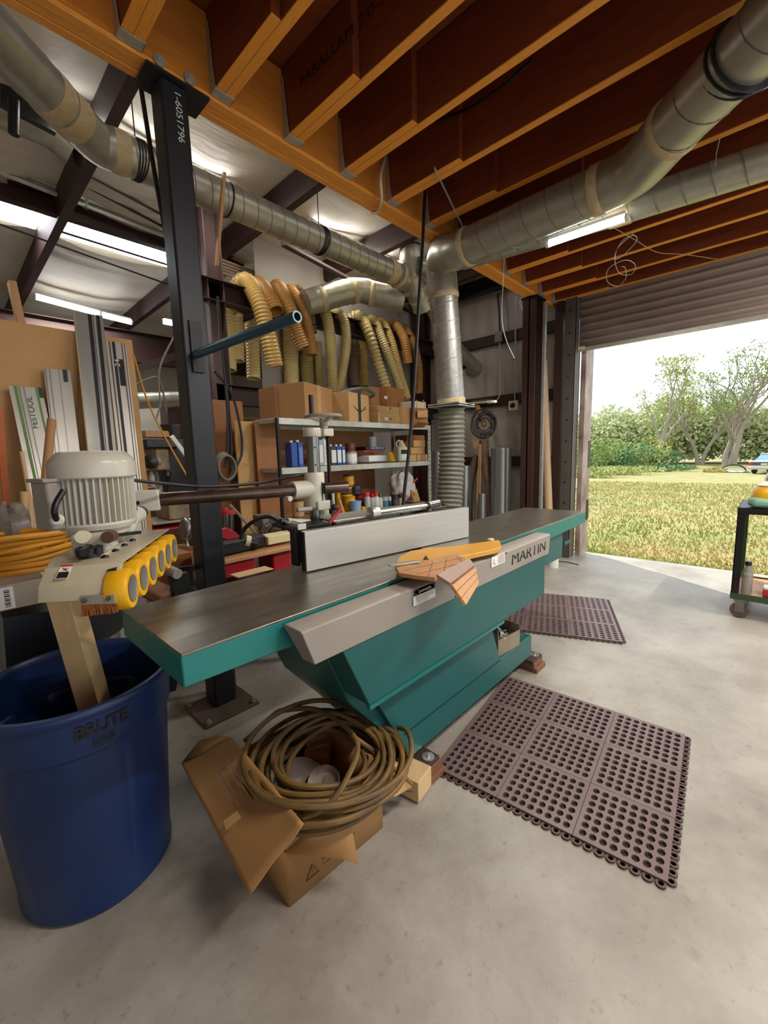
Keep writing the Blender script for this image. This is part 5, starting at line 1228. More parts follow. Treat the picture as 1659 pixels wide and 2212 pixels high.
tag(MB().tube([at(183, 350, Y=5.0), at(186, 450, Y=5.0)], .022, 12).b('drop_pipe', M['galv']), 'short vertical grey pipe dropping onto the deep roof beam', 'pipe')
tag(MB().bar(at(0, 200, Y=3.9), at(120, 265, Y=3.9), .05, .16).b('dark_duct_box', M['black']), 'dark boxy piece beneath the duct at the upper left edge', 'box')
t = MB(); duct(t, [at(-20, 222, Y=4.2), at(100, 275, Y=4.2), at(160, 320, Y=4.2)], .13, .4); tag(t.b('hidden_duct', M['galv_duct']), 'second galvanised duct behind the near one at the upper left', 'duct')
tag(MB().tube([at(30, 215, Y=3.7), at(30, 290, Y=3.7)], .03, 12).b('drop_bracket', M['darksteel']), 'short dark drop rod at the upper left edge', 'bracket')
tag(MB().bar(at(484, 374, Y=3.1), at(468, 575, Y=3.1), .03, .02).b('wood_stick', M['wood_med']), 'thin wooden lath standing up past the spiral duct right of the near post', 'stick')
for k in range(5):
    a_, b_ = at(476, 560+7*k, Y=4.6), at(690, 640+4*k, Y=5.2)
    tag(MB().tube([a_, b_], .014, 8).b('stacked_rod', M['galv' if k % 2 else 'wood_med']), ['topmost', 'second', 'third', 'fourth', 'lowest'][k] + ' long thin rod stored above the arched hoses', 'rod', 'rods stored above the hoses')
# ================================================================ LEFT: PANELS, RAILS, DOWELS
YP = 3.30
def panel(name, label, pts, Y0_, th, m, cat='plywood', back=.0):
    P_ = [at(px, py, Y=Y0_ + back*(1 if i in (0, 1) else 0)) for i, (px, py) in enumerate(pts)]
    return MB().prism(P_, (0, th, 0)).b(name, m, None, bevel=.001), P_
o, _ = panel('plywood_sheet', '', ((-60, 680), (165, 716), (175, 1200), (-60, 1230)), YP, .018, M['ply']); tag(o, 'big tan plywood sheet standing behind the guide rails at the far left', 'plywood')
o, _ = panel('plywood_sheet', '', ((222, 725), (285, 735), (332, 1170), (240, 1180)), YP, .02, M['ply']); tag(o, 'narrow plywood sheet edge to the right of the tallest rails', 'plywood')
o, _ = panel('plywood_sheet', '', ((140, 716), (230, 728), (260, 1180), (150, 1190)), YP+.02, .02, M['ply']); tag(o, 'plywood sheet showing between the guide rails', 'plywood')
def grail(label, tl, tr, br, bl, Yt, Yb, stripes, base=M['alu'], grp=None):
    """aluminium guide rail leaning on the sheet; stripes = (u0,u1,mat,raise)"""
    A, B, Cc, Dd = at(*tl, Y=Yt), at(*tr, Y=Yt), at(*br, Y=Yb), at(*bl, Y=Yb)
    t = thing('guide_rail', label, 'guide rail', (Cc+Dd)/2, grp)
    n_ = (B-A).cross(Dd-A).normalized(); 
    if n_.y > 0: n_ = -n_
    MB().prism([A, B, Cc, Dd], -n_*.008).b('rail_base', base, t)
    for u0, u1, m, h in stripes:
        q = MB(); p = [A.lerp(B, u0), A.lerp(B, u1), Dd.lerp(Cc, u1), Dd.lerp(Cc, u0)]; q.prism([x + n_*.0005 for x in p], n_*h); q.b('rail_strip', m, t)
    return t, A, B, Cc, Dd, n_
wa = mat('bright aluminium', 'bdb8b0', 'c6c2bb', .35, .45, 3)
wa2 = mat('grey aluminium', '9c9a94', 'a6a49e', .35, .5, 3)
t, A, B, Cc, Dd, n_ = grail('guide rail with two green strips, leftmost against the plywood', (18, 833), (90, 838), (170, 1200), (96, 1200), 3.24, 3.0, [(.16, .24, mat('green strip', '5c8a3c'), .003), (.80, .86, mat('green strip b', '5c8a3c'), .003), (.30, .33, wa2, .006), (.44, .46, wa2, .004)], wa)
up = (A-Dd).normalized()
q0 = Dd.lerp(Cc, .55).lerp(A.lerp(B, .55), .76)
text('FESTOOL', A.lerp(B, .66).lerp(Dd.lerp(Cc, .66), .26) + n_*.003, up, n_.cross(up), .035, M['green'], t, 'printed_word', width=.2) if False else None
e_ = n_.cross(up)
tx = text('FESTOOL', A.lerp(B, .62).lerp(Dd.lerp(Cc, .62), .245) + n_*.003, up, -(B-A).normalized(), .028, M['green'], t, 'printed_word', width=.19)
q = MB(); p = [A.lerp(B, .88), B, B.lerp(Cc, .06), A.lerp(B, .88).lerp(Dd.lerp(Cc, .88), .06)]; q.prism([x+n_*.001 for x in p], n_*.004); q.b('end_block', M['dgry'], t)
t, A, B, Cc, Dd, n_ = grail('plain grey aluminium guide rail second from the left', (94, 796), (152, 800), (196, 1180), (142, 1180), 3.26, 3.02, [(.05, .09, wa2, .006), (.2, .24, wa2, .003), (.55, .57, wa2, .002)], wa)
q = MB(); p = [A.lerp(B, .7), A.lerp(B, .86), A.lerp(B, .86).lerp(Dd.lerp(Cc, .86), .07), A.lerp(B, .7).lerp(Dd.lerp(Cc, .7), .07)]; q.prism([x+n_*.001 for x in p], n_*.004); q.b('end_block', M['dgry'], t)
grail('tallest wide aluminium rail with two dark grooves, reaching the tube light', (158, 674), (222, 682), (268, 1140), (205, 1140), 3.28, 3.05, [(.48, .60, M['black'], .002), (.66, .70, wa, .008), (.76, .88, M['black'], .002), (0, .04, M['kraft'], .004)], wa2)
t, A, B, Cc, Dd, n_ = grail('slim aluminium rail with black printed sticker, rightmost of the leaning rails', (228, 736), (272, 742), (318, 1150), (276, 1150), 3.27, 3.05, [(.15, .20, M['brn'], .002), (.30, .44, M['black'], .001), (.76, .80, M['brn'], .002), (.90, .93, M['brn'], .002)], wa)
q = MB(); p = [A.lerp(B, .5).lerp(Dd.lerp(Cc, .5), .09), A.lerp(B, .74).lerp(Dd.lerp(Cc, .74), .09), A.lerp(B, .74).lerp(Dd.lerp(Cc, .74), .23), A.lerp(B, .5).lerp(Dd.lerp(Cc, .5), .23)]; q.prism([x+n_*.002 for x in p], n_*.002); q.b('black_sticker', M['ink'], t)
u2 = (A-Dd).normalized(); text('24', p[0].lerp(p[1], .25)+n_*.005 + (p[3]-p[0])*.3, u2, -(B-A).normalized(), .03, M['paper'], t, 'sticker_number', width=.05)
# orange edge strip and dark hoses at far left
tag(MB().bar(at(-2, 880, Y=3.2), at(16, 1120, Y=3.2), .035, .03).b('orange_board', mat('orange red paint', 'c0601c')), 'orange edged board at the far left margin', 'board')
def dowel(lb, a, b, m='wood_med', r=.016, Y=2.75):
    tag(MB().tube([at(*a, Y=Y), at(*b, Y=Y)], r, 12).b('dowel', M[m]), lb, 'dowel', 'wooden dowels at the left')
dowel('tall wooden dowel crossing in front of the second guide rail', (112, 905), (96, 1060), r=.02)
dowel('tan dowel leftmost of the short upright ones', (52, 1062), (58, 1185), 'wood_lt', .017)
dowel('tan dowel with cut top right of the leftmost short one', (63, 1080), (70, 1190), 'wood_lt', .016)
dowel('thin long pale stick leaning left against the green striped rail', (46, 975), (78, 1150), 'wood_lt', .009)
dowel('dark reddish dowel in the middle of the short upright ones', (86, 1060), (92, 1180), 'wood_block', .018)
dowel('short pale dowel right of the dark reddish one', (98, 1110), (93, 1185), 'wood_lt', .012)
dowel('thin short dowel beside the cream motor box', (104, 1135), (101, 1185), 'wood_med', .008)
q = MB(); c = at(22, 1150, Y=2.7)
for i in range(13):
    for j in range(16):
        ph = PI*i/12; th = 2*PI*j/16; r_ = .10*(1+.4*noise.noise(V((math.cos(th)*2, math.sin(th)*2, ph))))
        q.v.append(c + V((r_*math.sin(ph)*math.cos(th), r_*math.sin(ph)*math.sin(th), 1.3*r_*math.cos(ph))))
for i in range(12):
    for j in range(16): q.f.append((i*16+j, i*16+(j+1) % 16, (i+1)*16+(j+1) % 16, (i+1)*16+j))
tag(q.b('plastic_wrap', mat('cloudy plastic film', '6c6660', '8c8478', .3, 0, 6)), 'crumpled cloudy plastic film beside the dowels at the far left', 'plastic')
# orange hose coil, on the beige foam box
Yk = 2.35
cb_ = thing('foam_box', 'grey beige long box with a barcode sheet, under the orange hose coil', 'box', at(20, 1300, Y=Yk))
a_, b_ = at(-60, 1290, Y=Yk-.1), at(105, 1290, Y=Yk-.1); tz_ = at(20, 1262, Y=Yk-.1).z; bz_ = at(20, 1318, Y=Yk-.1).z
MB().box((a_.x, Yk-.1, bz_), (b_.x, Yk+.35, tz_)).b('shell', mat('beige foam', 'a39684'), cb_, bevel=.004)
a_, b_ = at(-20, 1290, Y=Yk-.102), at(31, 1290, Y=Yk-.102)
MB().box((a_.x, Yk-.1035, at(15, 1316, Y=Yk-.1).z), (b_.x, Yk-.1005, at(15, 1268, Y=Yk-.1).z)).b('label_sheet', M['paper'], cb_)
q = MB()
for k in range(9):
    zc = at(15, 1275+4.4*k, Y=Yk-.104).z; q.box((at(9, 1290, Y=Yk-.104).x, Yk-.1045, zc-.003), (at(22, 1290, Y=Yk-.104).x, Yk-.1040, zc+.0005+.002*(k % 2)))
q.b('barcode', M['ink'], cb_)
cen2 = at(38, 1228, Y=2.45); pts = []
for k in range(7*16):
    an = 2*PI*k/16; tn = k/16; r_ = .21+.02*math.sin(tn*2.1)
    pts.append(V((cen2.x + r_*math.cos(an), cen2.y + .8*r_*math.sin(an), tz_+.016 + .024*tn + .005*math.sin(an*3+tn))))
tag(MB().tube(resample(pts, .03), .0125, 8).b('orange_hose', M['orange']), 'bright orange hose coiled on the beige box at the left edge', 'hose')
# dark tote, white panel, disc behind the bin
a_ = at(0, 1330, Y=2.3); b_ = at(105, 1320, Y=2.3)
o, P_ = panel('dark_tote', '', ((6, 1335), (210, 1305), (215, 1560), (22, 1560)), 2.28, .3, M['navy']); tag(o, 'dark navy plastic panel standing behind the blue bin', 'tote')
o, P_ = panel('white_board', '', ((-40, 1318), (40, 1318), (60, 1700), (-40, 1700)), 2.62, .02, M['white']); tag(o, 'white board behind the dark navy panel at the left edge', 'board')
c = at(212, 1340, Y=2.15)
t = thing('disc', 'black ribbed round disc with an orange rim behind the timber', 'wheel', c)
MB().lathe([(.001, 0), (.10, .0), (.125, .012), (.13, .03), (.125, .05), (.001, .05)], c + V((0, 0, .05)), (.1, -1, .15), 40).b('disc_body', M['black'], t)
MB().lathe([(.128, -.01), (.136, -.008), (.136, .01), (.128, .012)], c + V((0, .02, .05)), (.1, -1, .15), 40, closed=True).b('orange_rim', M['orange'], t)
o, P_ = panel('white_carton', '', ((255, 1285), (315, 1270), (325, 1400), (262, 1400)), 2.5, .2, M['white']); tag(o, 'white carton peeking out behind the end of the teal table', 'box')
# ================================================================ FAR BAY CLUTTER
def bxp(name, label, cat, x0, y0, x1, y1, Y, dep, m, bevel=.005, rz=0):
    a_, b_ = at(x0, y1, Y=Y), at(x1, y0, Y=Y)
    return tag(MB().box((a_.x, Y, min(a_.z, b_.z)), (b_.x, Y+dep, max(a_.z, b_.z))).b(name, m, bevel=bevel), label, cat)
bxp('wood_cabinet', 'brown wooden cabinet side below the drill press', 'cabinet', 305, 1190, 450, 1330, 3.4, .5, M['ply_dk'])
bxp('plywood_sheet', 'tall tan plywood sheet leaning left of the steel shelves', 'plywood', 528, 912, 574, 1200, 3.5, .02, M['ply'])
bxp('plywood_sheet', 'darker plywood sheet beside the shelf upright', 'plywood', 570, 912, 600, 1200, 3.42, .02, M['ply_dk'])
bxp('control_board', 'upright brown plywood board carrying looped cables', 'board', 480, 868, 524, 1115, 3.7, .03, M['ply_dk'])
t = thing('sign', 'small dark green printed card on the brown board', 'sign', at(517, 1010, Y=3.66)); p = at(517, 1010, Y=3.66)
a_, b_ = at(502, 1040, Y=3.66), at(534, 975, Y=3.66)
MB().box((a_.x, 3.66, a_.z), (b_.x, 3.668, b_.z)).b('card', M['green'], t)
text('Safety', (a_.x+.06, 3.659, p.z+.02), (1, 0, 0), (0, 0, 1), .03, M['yel'], t, 'card_print', width=.1) if False else None
for k in range(4): MB().box((a_.x+.05, 3.658, p.z+.03-.025*k), (a_.x+.05+(.1, .12, .09, .07)[k], 3.6595, p.z+.037-.025*k)).b('print_line', mat('faded print', '6a8a5a'), t)
# drill press
dp = thing('drill_press', 'worn cream drill press in the clutter behind the yellow rope', 'machine', at(365, 1170, Y=3.7))
def dbx(x0, y0, x1, y1, Y, dep, m, nm, bv=.01):
    a_, b_ = at(x0, y1, Y=Y), at(x1, y0, Y=Y); return MB().box((a_.x, Y, a_.z), (b_.x, Y+dep, b_.z)).b(nm, m, dp, bevel=bv)
dirty = mat('worn cream enamel', 'a89470', '5c4a34', .5, .1, 7, contrast=1.3)
dbx(316, 948, 402, 968, 3.6, .4, M['black'], 'belt_cover'); dbx(340, 968, 364, 1016, 3.65, .3, dirty, 'head')
dbx(364, 960, 412, 1090, 3.8, .2, M['darksteel'], 'column'); dbx(366, 1086, 412, 1124, 3.6, .3, dirty, 'base_casting'); dbx(330, 1120, 415, 1136, 3.55, .4, M['rail_grey'], 'table'); dbx(325, 1138, 420, 1146, 3.55, .4, M['red'], 'red_shelf')
p = at(360, 1020, Y=3.6); MB().lathe([(.03, 0), (.035, .03), (.02, .05), (.02, .09), (.008, .12)], p, (0, 0, -1), 14).b('chuck', M['black'], dp)
p = at(325, 998, Y=3.55); MB().lathe([(.001, -.02), (.05, -.01), (.055, .01), (.001, .03)], p, (-.3, -1, 0), 20).b('motor_wheel', M['black'], dp)
MB().tube([p, at(342, 998, Y=3.6)], .03, 14).b('spindle_arm', M['rail_grey'], dp)
tub = at(375, 948, Y=3.75)
tag(MB().lathe([(.075, 0), (.09, .10), (.094, .10), (.094, .115), (.085, .115), (.07, .005), (.001, .005)], tub, n=24).b('plant_pot', mat('dark tub', '2c241e')), 'dark tub standing on the drill press cover', 'tub')
tag(MB().cbox(at(335, 938, Y=3.75), (.18, .12, .05)).b('wood_scrap', M['wood_med']), 'stack of wooden scraps beside the dark tub', 'scrap')
tag(MB().bar(at(370, 942, Y=3.4), at(410, 995, Y=3.4), .03, .03).b('aluminium_bar', M['white']), 'bright slanting bar in front of the drill press', 'bar')
# jars and bottles behind
jr = random.Random(3)
for k in range(6):
    px = 318 + 12*(k % 3); py = 1010 + 40*(k//3)
    c = at(px, py, Y=3.9); r_ = .022
    t = tag(MB().lathe([(r_, 0), (r_, .09), (r_*.6, .11), (r_*.6, .125), (.001, .125)], c, n=14).b('glass_jar', M['glassy' if k % 2 else 'wht']), ['small grey jar upper left in the far clutter', 'small white jar upper middle in the far clutter', 'small grey jar upper right in the far clutter', 'small white jar lower left in the far clutter', 'small grey jar lower middle in the far clutter', 'small white jar lower right in the far clutter'][k], 'jar', 'jars beside the drill press')
bxp('wall_shelf', 'short shelf board under the upper jars in the far clutter', 'shelf', 312, 1012, 348, 1016, 3.85, .15, M['white']); bxp('wall_shelf', 'short shelf board under the lower jars in the far clutter', 'shelf', 312, 1052, 348, 1056, 3.85, .15, M['wood_med'])
bxp('white_cylinder', 'white upright container below the drill chuck', 'container', 346, 1040, 364, 1085, 3.9, .1, M['white'])
bxp('fixture_panel', 'white wall board glimpsed above the jars in the far bay', 'board', 300, 880, 345, 940, 6.5, .05, M['insul_back'])
bxp('dark_door', 'dark red panel in the far bay behind the dark tub', 'panel', 368, 870, 402, 950, 6.3, .05, mat('dark red panel', '3a1a18'))
bxp('tool_shelf', 'dark crowded shelving block in the far bay left of the near post', 'shelf', 300, 955, 470, 1200, 4.6, .4, mat('dim brown shelving', '4a3828', '6c543a', .7, 0, 9))
bxp('tool_shelf', 'brown board wall behind the looped cables', 'shelf', 478, 905, 600, 1150, 4.3, .05, mat('dim tan board', '8a6a44', '9c7a50', .7, 0, 3))
t = MB(); duct(t, [at(295, 866, Y=6), at(400, 862, Y=6)], .10, .2); tag(t.b('far_duct', M['galv_duct']), 'bright galvanised duct in the far bay left of the near post', 'duct')
# yellow rope and cables hanging
tag(MB().tube(resample([at(288, 765, Y=3.1), at(320, 870, Y=3.0), at(365, 960, Y=2.9), at(405, 1030, Y=2.8)], .05), .006, 6).b('yellow_rope', M['orange']), 'yellow rope slanting from the plywood to the near post', 'rope')
tag(MB().tube(resample([at(377, 725, Y=3.2), at(350, 780, Y=3.2), at(342, 820, Y=3.2), at(346, 870, Y=3.2), at(338, 905, Y=3.2)], .04), .006, 6).b('string', M['wire']), 'thin grey cord hanging left of the near post', 'cord')
tag(MB().tube(resample([at(296, 830, Y=4), at(320, 818, Y=4), at(345, 820, Y=4), at(360, 890, Y=4)], .04), .008, 6).b('grey_hose', M['gry']), 'thin grey hose arching in the far bay', 'hose')
for k, (pts, lb, m) in enumerate(((((470, 640), (480, 760), (492, 860), (500, 960), (498, 1010)), 'long black cable hanging right of the near post, leftmost', 'black'), (((478, 730), (490, 870), (492, 960), (485, 1010)), 'black cable behind the leftmost long one', 'black'),
     (((462, 800), (500, 850), (520, 930), (522, 980), (510, 1010)), 'curved black cable bowing right over the brown board', 'black'), (((520, 940), (545, 990), (535, 1005), (525, 1000)), 'thin curling wire beside the green card', 'wire'))):
    tag(MB().tube(resample([at(*p, Y=3.45) for p in pts], .04), .011 if k < 3 else .003, 8).b('hanging_cable', M[m]), lb, 'cable')
c = at(488, 1010, Y=3.4); q = MB()
for k in range(4): q.tube([c + V((math.cos(a)*.075, .02*k-.03, math.sin(a)*(.10+.008*k))) for a in [2*PI*j/24 for j in range(25)]], .009, 6, cap=False)
tag(q.b('rope_coil', mat('grey rope', '6c6458', '8c8474', .8)), 'grey rope knotted in a small coil right of the near post', 'rope')
# red tool bench and saw
t = thing('saw_bench', 'low bench with a brown plank top on red and black legs behind the table', 'bench', at(560, 1240, Y=2.45))
a_, b_ = at(478, 1215, Y=2.35), at(642, 1175, Y=2.35)
q = MB(); q.box((a_.x, 2.35, .78), (b_.x+.02, 2.75, .80)); q.b('plank_top', M['wood_med'], t, bevel=.002)
MB().box((a_.x, 2.38, .68), (b_.x-.3, 2.72, .778)).b('red_body', M['red'], t, bevel=.01); MB().box((a_.x-.1, 2.30, .58), (b_.x+.05, 2.85, .62)).b('black_deck', M['dgry'], t, bevel=.005)
MB().box((b_.x-.16, 2.4, .3), (b_.x-.02, 2.6, .778)).b('red_leg', M['red'], t, bevel=.01)
for x, y in ((a_.x, 2.35), (b_.x, 2.35), (a_.x, 2.8), (b_.x, 2.8)): MB().box((x-.02, y-.02, 0), (x+.02, y+.02, .6)).b('leg', M['dgry'], t)
st = thing('mitre_saw', 'black and red saw with a small motor on the plank bench', 'saw', at(530, 1180, Y=2.5))
p = at(530, 1180, Y=2.5); zb2 = .80
MB().cbox((p.x-.08, 2.52, zb2+.05), (.42, .14, .08), .1).b('saw_base', M['black'], st, bevel=.01)
q = MB(); q.prism([at(*k, Y=2.55) for k in ((478, 1145), (490, 1140), (510, 1150), (526, 1166), (500, 1170), (480, 1162))], (0, .03, 0)); q.b('red_guard', M['red'], st, bevel=.003)
MB().tube([at(526, 1170, Y=2.5), at(556, 1176, Y=2.46)], .035, 18).b('saw_motor', M['black'], st); MB().tube([at(530, 1168, Y=2.48), at(540, 1170, Y=2.47)], .037, 18).b('motor_band', M['crm'], st)
bj = thing('bottle_jack', 'chrome cylinder with a red top standing by the near post', 'jack', at(492, 1145, Y=2.7)); p = at(490, 1150, Y=2.7)
MB().tube([p, at(490, 1108, Y=2.7)], .045, 20).b('cylinder', M['chrome'], bj); MB().tube([at(490, 1110, Y=2.7), at(490, 1103, Y=2.7)], .062, 20).b('red_top', M['red'], bj); MB().tube([at(485, 1103, Y=2.7), at(485, 1097, Y=2.7)], .025, 14).b('red_knob', M['red'], bj)
tag(MB().bar(at(497, 1090, Y=2.75), at(570, 1172, Y=2.6), .028, .012).b('steel_strip', M['alu']), 'bright slanting steel strip behind the saw', 'strip')
bxp('foam_block', 'cream foam block on the plank bench', 'block', 580, 1150, 632, 1178, 2.45, .12, mat('cream foam', 'd8cca0'))
bxp('plank', 'short light plank lying behind the table edge', 'plank', 515, 1228, 592, 1250, 2.1, .1, M['wood_lt'])
bxp('tool_box', 'grey portable case with a handle behind the cables', 'case', 568, 1110, 600, 1140, 3.0, .15, M['gry'])
for k, pts in enumerate((((555, 1165), (575, 1130), (610, 1128), (640, 1140)), ((560, 1175), (585, 1135), (615, 1122), (638, 1128)), ((570, 1180), (590, 1140), (600, 1130), (630, 1148)))):
    tag(MB().tube(resample([at(*p, Y=2.6) for p in pts], .03), .010, 8).b('black_cable', M['black']), ['outermost black cable arching over the foam block', 'upper black cable arching over the foam block', 'inner black cable arching over the foam block'][k], 'cable')
q = MB(); a_, b_ = at(394, 1142, Y=2.75), at(425, 1142, Y=2.75)
q.tube(resample([a_, a_.lerp(b_, .3), a_.lerp(b_, .31), b_], .02), .06, 24); t = tag(q.b('vacuum_port', M['gry']), 'grey round hose coupling left of the near post', 'coupling')
for k in range(2): MB().lathe([(.066, -.008), (.07, 0), (.066, .008)], a_.lerp(b_, .15+.3*k), (b_-a_), 24).b('clamp_ring', M['alu'], t)
rs = thing('roller_stand', 'black folding stand with a grey roller beside the yellow rollers', 'stand', at(390, 1290, Y=2.25))
MB().tube([at(358, 1228, Y=2.25), at(384, 1240, Y=2.15)], .026, 18).b('roller', M['rail_grey'], rs)
MB().bar(at(384, 1240, Y=2.2), at(395, 1290, Y=2.2), .09, .03, up=(0, 1, 0)).b('side_plate', M['black'], rs, bevel=.004); MB().bar(at(380, 1232, Y=2.3), at(430, 1225, Y=2.45), .03, .03).b('cross_bar', M['black'], rs)
MB().bar(at(400, 1285, Y=2.3), V((.83, 2.62, 0)), .05, .03, up=(0, 1, 0)).b('leg', M['black'], rs)
o = MB().bar(at(310, 1265, Y=2.3), at(365, 1290, Y=2.2), .12, .06).b('wooden_handle', M['wood_block'], bevel=.015); tag(o, 'brown shaped wooden handle below the yellow rollers', 'handle')  # shaped wooden handle lying below the feed rollers
bxp('small_bracket', 'white metal bracket behind the yellow rollers', 'bracket', 318, 1245, 335, 1275, 2.6, .05, M['white'])
c = at(405, 1180, Y=2.9); tag(MB().lathe([(.02, 0), (.008, .02), (.006, .08), (.018, .1)], c, n=12).b('shop_fitting', M['alu']), 'little silver fitting left of the near post', 'fitting')
tag(MB().cbox((.84, 2.95, .4), (.5, .35, .8)).b('cabinet', M['ply_dk'], bevel=.004), 'dark brown wooden cabinet under the yellow rollers', 'cabinet')
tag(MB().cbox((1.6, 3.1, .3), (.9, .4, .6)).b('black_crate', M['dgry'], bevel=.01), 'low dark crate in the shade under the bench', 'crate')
tag(MB().bar(at(25, 610, Y=5.5), at(45, 700, Y=5.5), .12, .06).b('wood_stud', M['wood_med']), 'upright timber stud behind the top of the plywood sheet', 'stud')
# outfeed side: bottles and tray beyond the table
tr_ = thing('tray', 'small teal metal tray on the post under the far table end', 'tray', at(1205, 1175, X=4.9)); p = at(1205, 1172, X=4.9)
q = MB(); q.cbox(p, (.18, .22, .008)); q.cbox(p + V((-.09, 0, .02)), (.006, .22, .04)); q.cbox(p + V((0, -.11, .02)), (.18, .006, .04)); q.cbox(p + V((0, .11, .02)), (.18, .006, .04)); q.b('tray_pan', M['teal'], tr_)
tag(MB().lathe([(.001, 0), (.035, .015), (.04, .04), (.03, .065), (.001, .075)], p + V((-.02, .06, .005)), n=20).b('red_ball', M['dred']), 'dark red rounded cap lying in the teal tray', 'cap')
c = at(1196, 1208, X=4.95); tag(MB().lathe([(.055, 0), (.055, .17), (.03, .2), (.03, .23), (.001, .23)], (c.x, c.y, 0), n=24).b('white_bottle', M['white']), 'white plastic bottle on the floor under the teal tray', 'bottle')
tag(MB().tube(resample([at(1205, 1212, Z=.01), at(1225, 1214, Z=.01), at(1250, 1220, Z=.008)], .05), .006, 6).b('floor_cord', M['dgry']), 'thin dark cord on the floor by the door jamb', 'cord')
# ================================================================ CART ON THE RIGHT
CX_ = 4.3
ca = thing('cart', 'olive and black steel cart on casters at the right edge by the door', 'cart', (4.55, .05, 0))
tl, bl = at(1592, 1092, X=CX_), at(1580, 1292, X=CX_)
yy = (tl.y+bl.y)/2; ztc, zbc = .905, .16; w2 = .05
for x in (CX_, CX_+.62):
    for y in (yy, yy-1.0):
        q = MB(); q.box((x, y-w2, zbc), (x+.006, y, ztc)); q.box((x, y-.006, zbc), (x+w2, y, ztc)); q.b('upright', M['greensteel'] if x > CX_+.1 else M['darksteel'], ca)
for z in (ztc-.05, zbc):
    q = MB()
    for x in (CX_, CX_+.66): q.box((x-.003, yy-1.0, z), (x+.003, yy, z+.05))
    for y in (yy, yy-1.0): q.box((CX_, y-.003, z), (CX_+.66, y+.003, z+.05))
    q.b('frame_rail', M['greensteel'] if z < .5 else M['darksteel'], ca)
MB().box((CX_, yy-1.0, ztc-.004), (CX_+.66, yy, ztc)).b('top_shelf', M['darksteel'], ca); MB().box((CX_, yy-1.0, zbc+.03), (CX_+.66, yy, zbc+.036)).b('bottom_shelf', M['wood_scrap'], ca)
for x in (CX_+.05, CX_+.6):
    for y in (yy-.06, yy-.95):
        cs = MB(); cs.box((x-.03, y-.04, .14), (x+.03, y+.04, .16)); cs.box((x-.032, y-.03, .05), (x-.028, y+.03, .14)); cs.box((x+.028, y-.03, .05), (x+.032, y+.03, .14)); o = cs.b('caster_fork', M['chrome'], ca)
        MB().lathe([(.03, -.022), (.058, -.02), (.062, -.01), (.062, .01), (.058, .02), (.03, .022)], (x, y, .063), (1, 0, 0), 28).b('caster_wheel', mat('brown caster', '5c4a44'), o)
def onc(name, label, cat, dx, dy, z, mb, m): return tag(mb.b(name, m), label, cat)
p = V((CX_+.18, yy-.14, ztc))
q = MB(); q.lathe([(.13, 0), (.14, .03), (.13, .09), (.09, .14), (.001, .16)], p + V((.05, -.06, .03)), n=28); t = tag(q.b('helmet', M['yel']), 'shiny yellow rounded shell on the cart top', 'helmet')
MB().lathe([(.105, .135), (.06, .162), (.001, .175)], p + V((.05, -.06, .03)), n=28).b('white_cap', M['white'], t)
q = MB(); q.cbox(p + V((-.1, 0, .035)), (.14, .16, .07), .3, .1); tag(q.b('green_rag', mat('pale green cloth', '5c8a74', '86a894', .7), bevel=.025), 'pale green cloth bundle at the corner of the cart top', 'cloth')
q = MB(); q.cbox(p + V((-.08, -.14, .035)), (.12, .1, .07), -.2, .1); tag(q.b('grey_rag', mat('grey cloth', '8c8c90', 'b4b4b8', .7), bevel=.025), 'grey cloth bundle beside the green one on the cart', 'cloth')
t = thing('tape_machine', 'silver topped dark device behind the yellow shell on the cart', 'device', p + V((.3, -.1, 0)))
MB().lathe([(.09, .1), (.1, .2), (.09, .24), (.04, .27), (.04, .3), (.001, .3)], p + V((.36, -.09, 0)), n=24).b('silver_top', M['alu'], t); MB().cbox(p + V((.36, -.09, .06)), (.14, .14, .12)).b('dark_base', M['dgry'], t)
p = V((CX_+.09, yy-.09, zbc+.037))
t = thing('bottle', 'dusty clear bottle with a black cap on the lower cart shelf', 'bottle', p)
MB().lathe([(.036, 0), (.036, .17), (.018, .22), (.018, .235), (.001, .235)], p, n=24).b('glass', M['glassy'], t); MB().lathe([(.022, .235), (.022, .265), (.001, .266)], p, n=16).b('cap', M['black'], t)
for k in range(4):
    x = CX_+.12+.10*k; y = yy-.27-.05*k
    tag(MB().tube([(x, y, zbc+.1), (x, y, .56)], .02, 16).b('dowel', M['wood_med']), ['nearest', 'second', 'third', 'farthest'][k] + ' upright wooden peg on the lower shelf of the cart', 'dowel', 'pegs on the cart')
tag(MB().cbox((CX_+.33, yy-.48, zbc+.07), (.5, .5, .06), 0).b('peg_board', M['wood_scrap']), 'pinkish board the pegs stand on, on the lower cart shelf', 'board')
rb = thing('red_box', 'red box with a rounded white top on the lower cart shelf', 'box', (CX_+.1, yy-.3, zbc+.037))
MB().cbox((CX_+.08, yy-.32, zbc+.075), (.1, .26, .06)).b('red_part', M['red'], rb, bevel=.006); MB().cbox((CX_+.08, yy-.32, zbc+.115), (.1, .26, .025)).b('white_lid', M['white'], rb, bevel=.01)
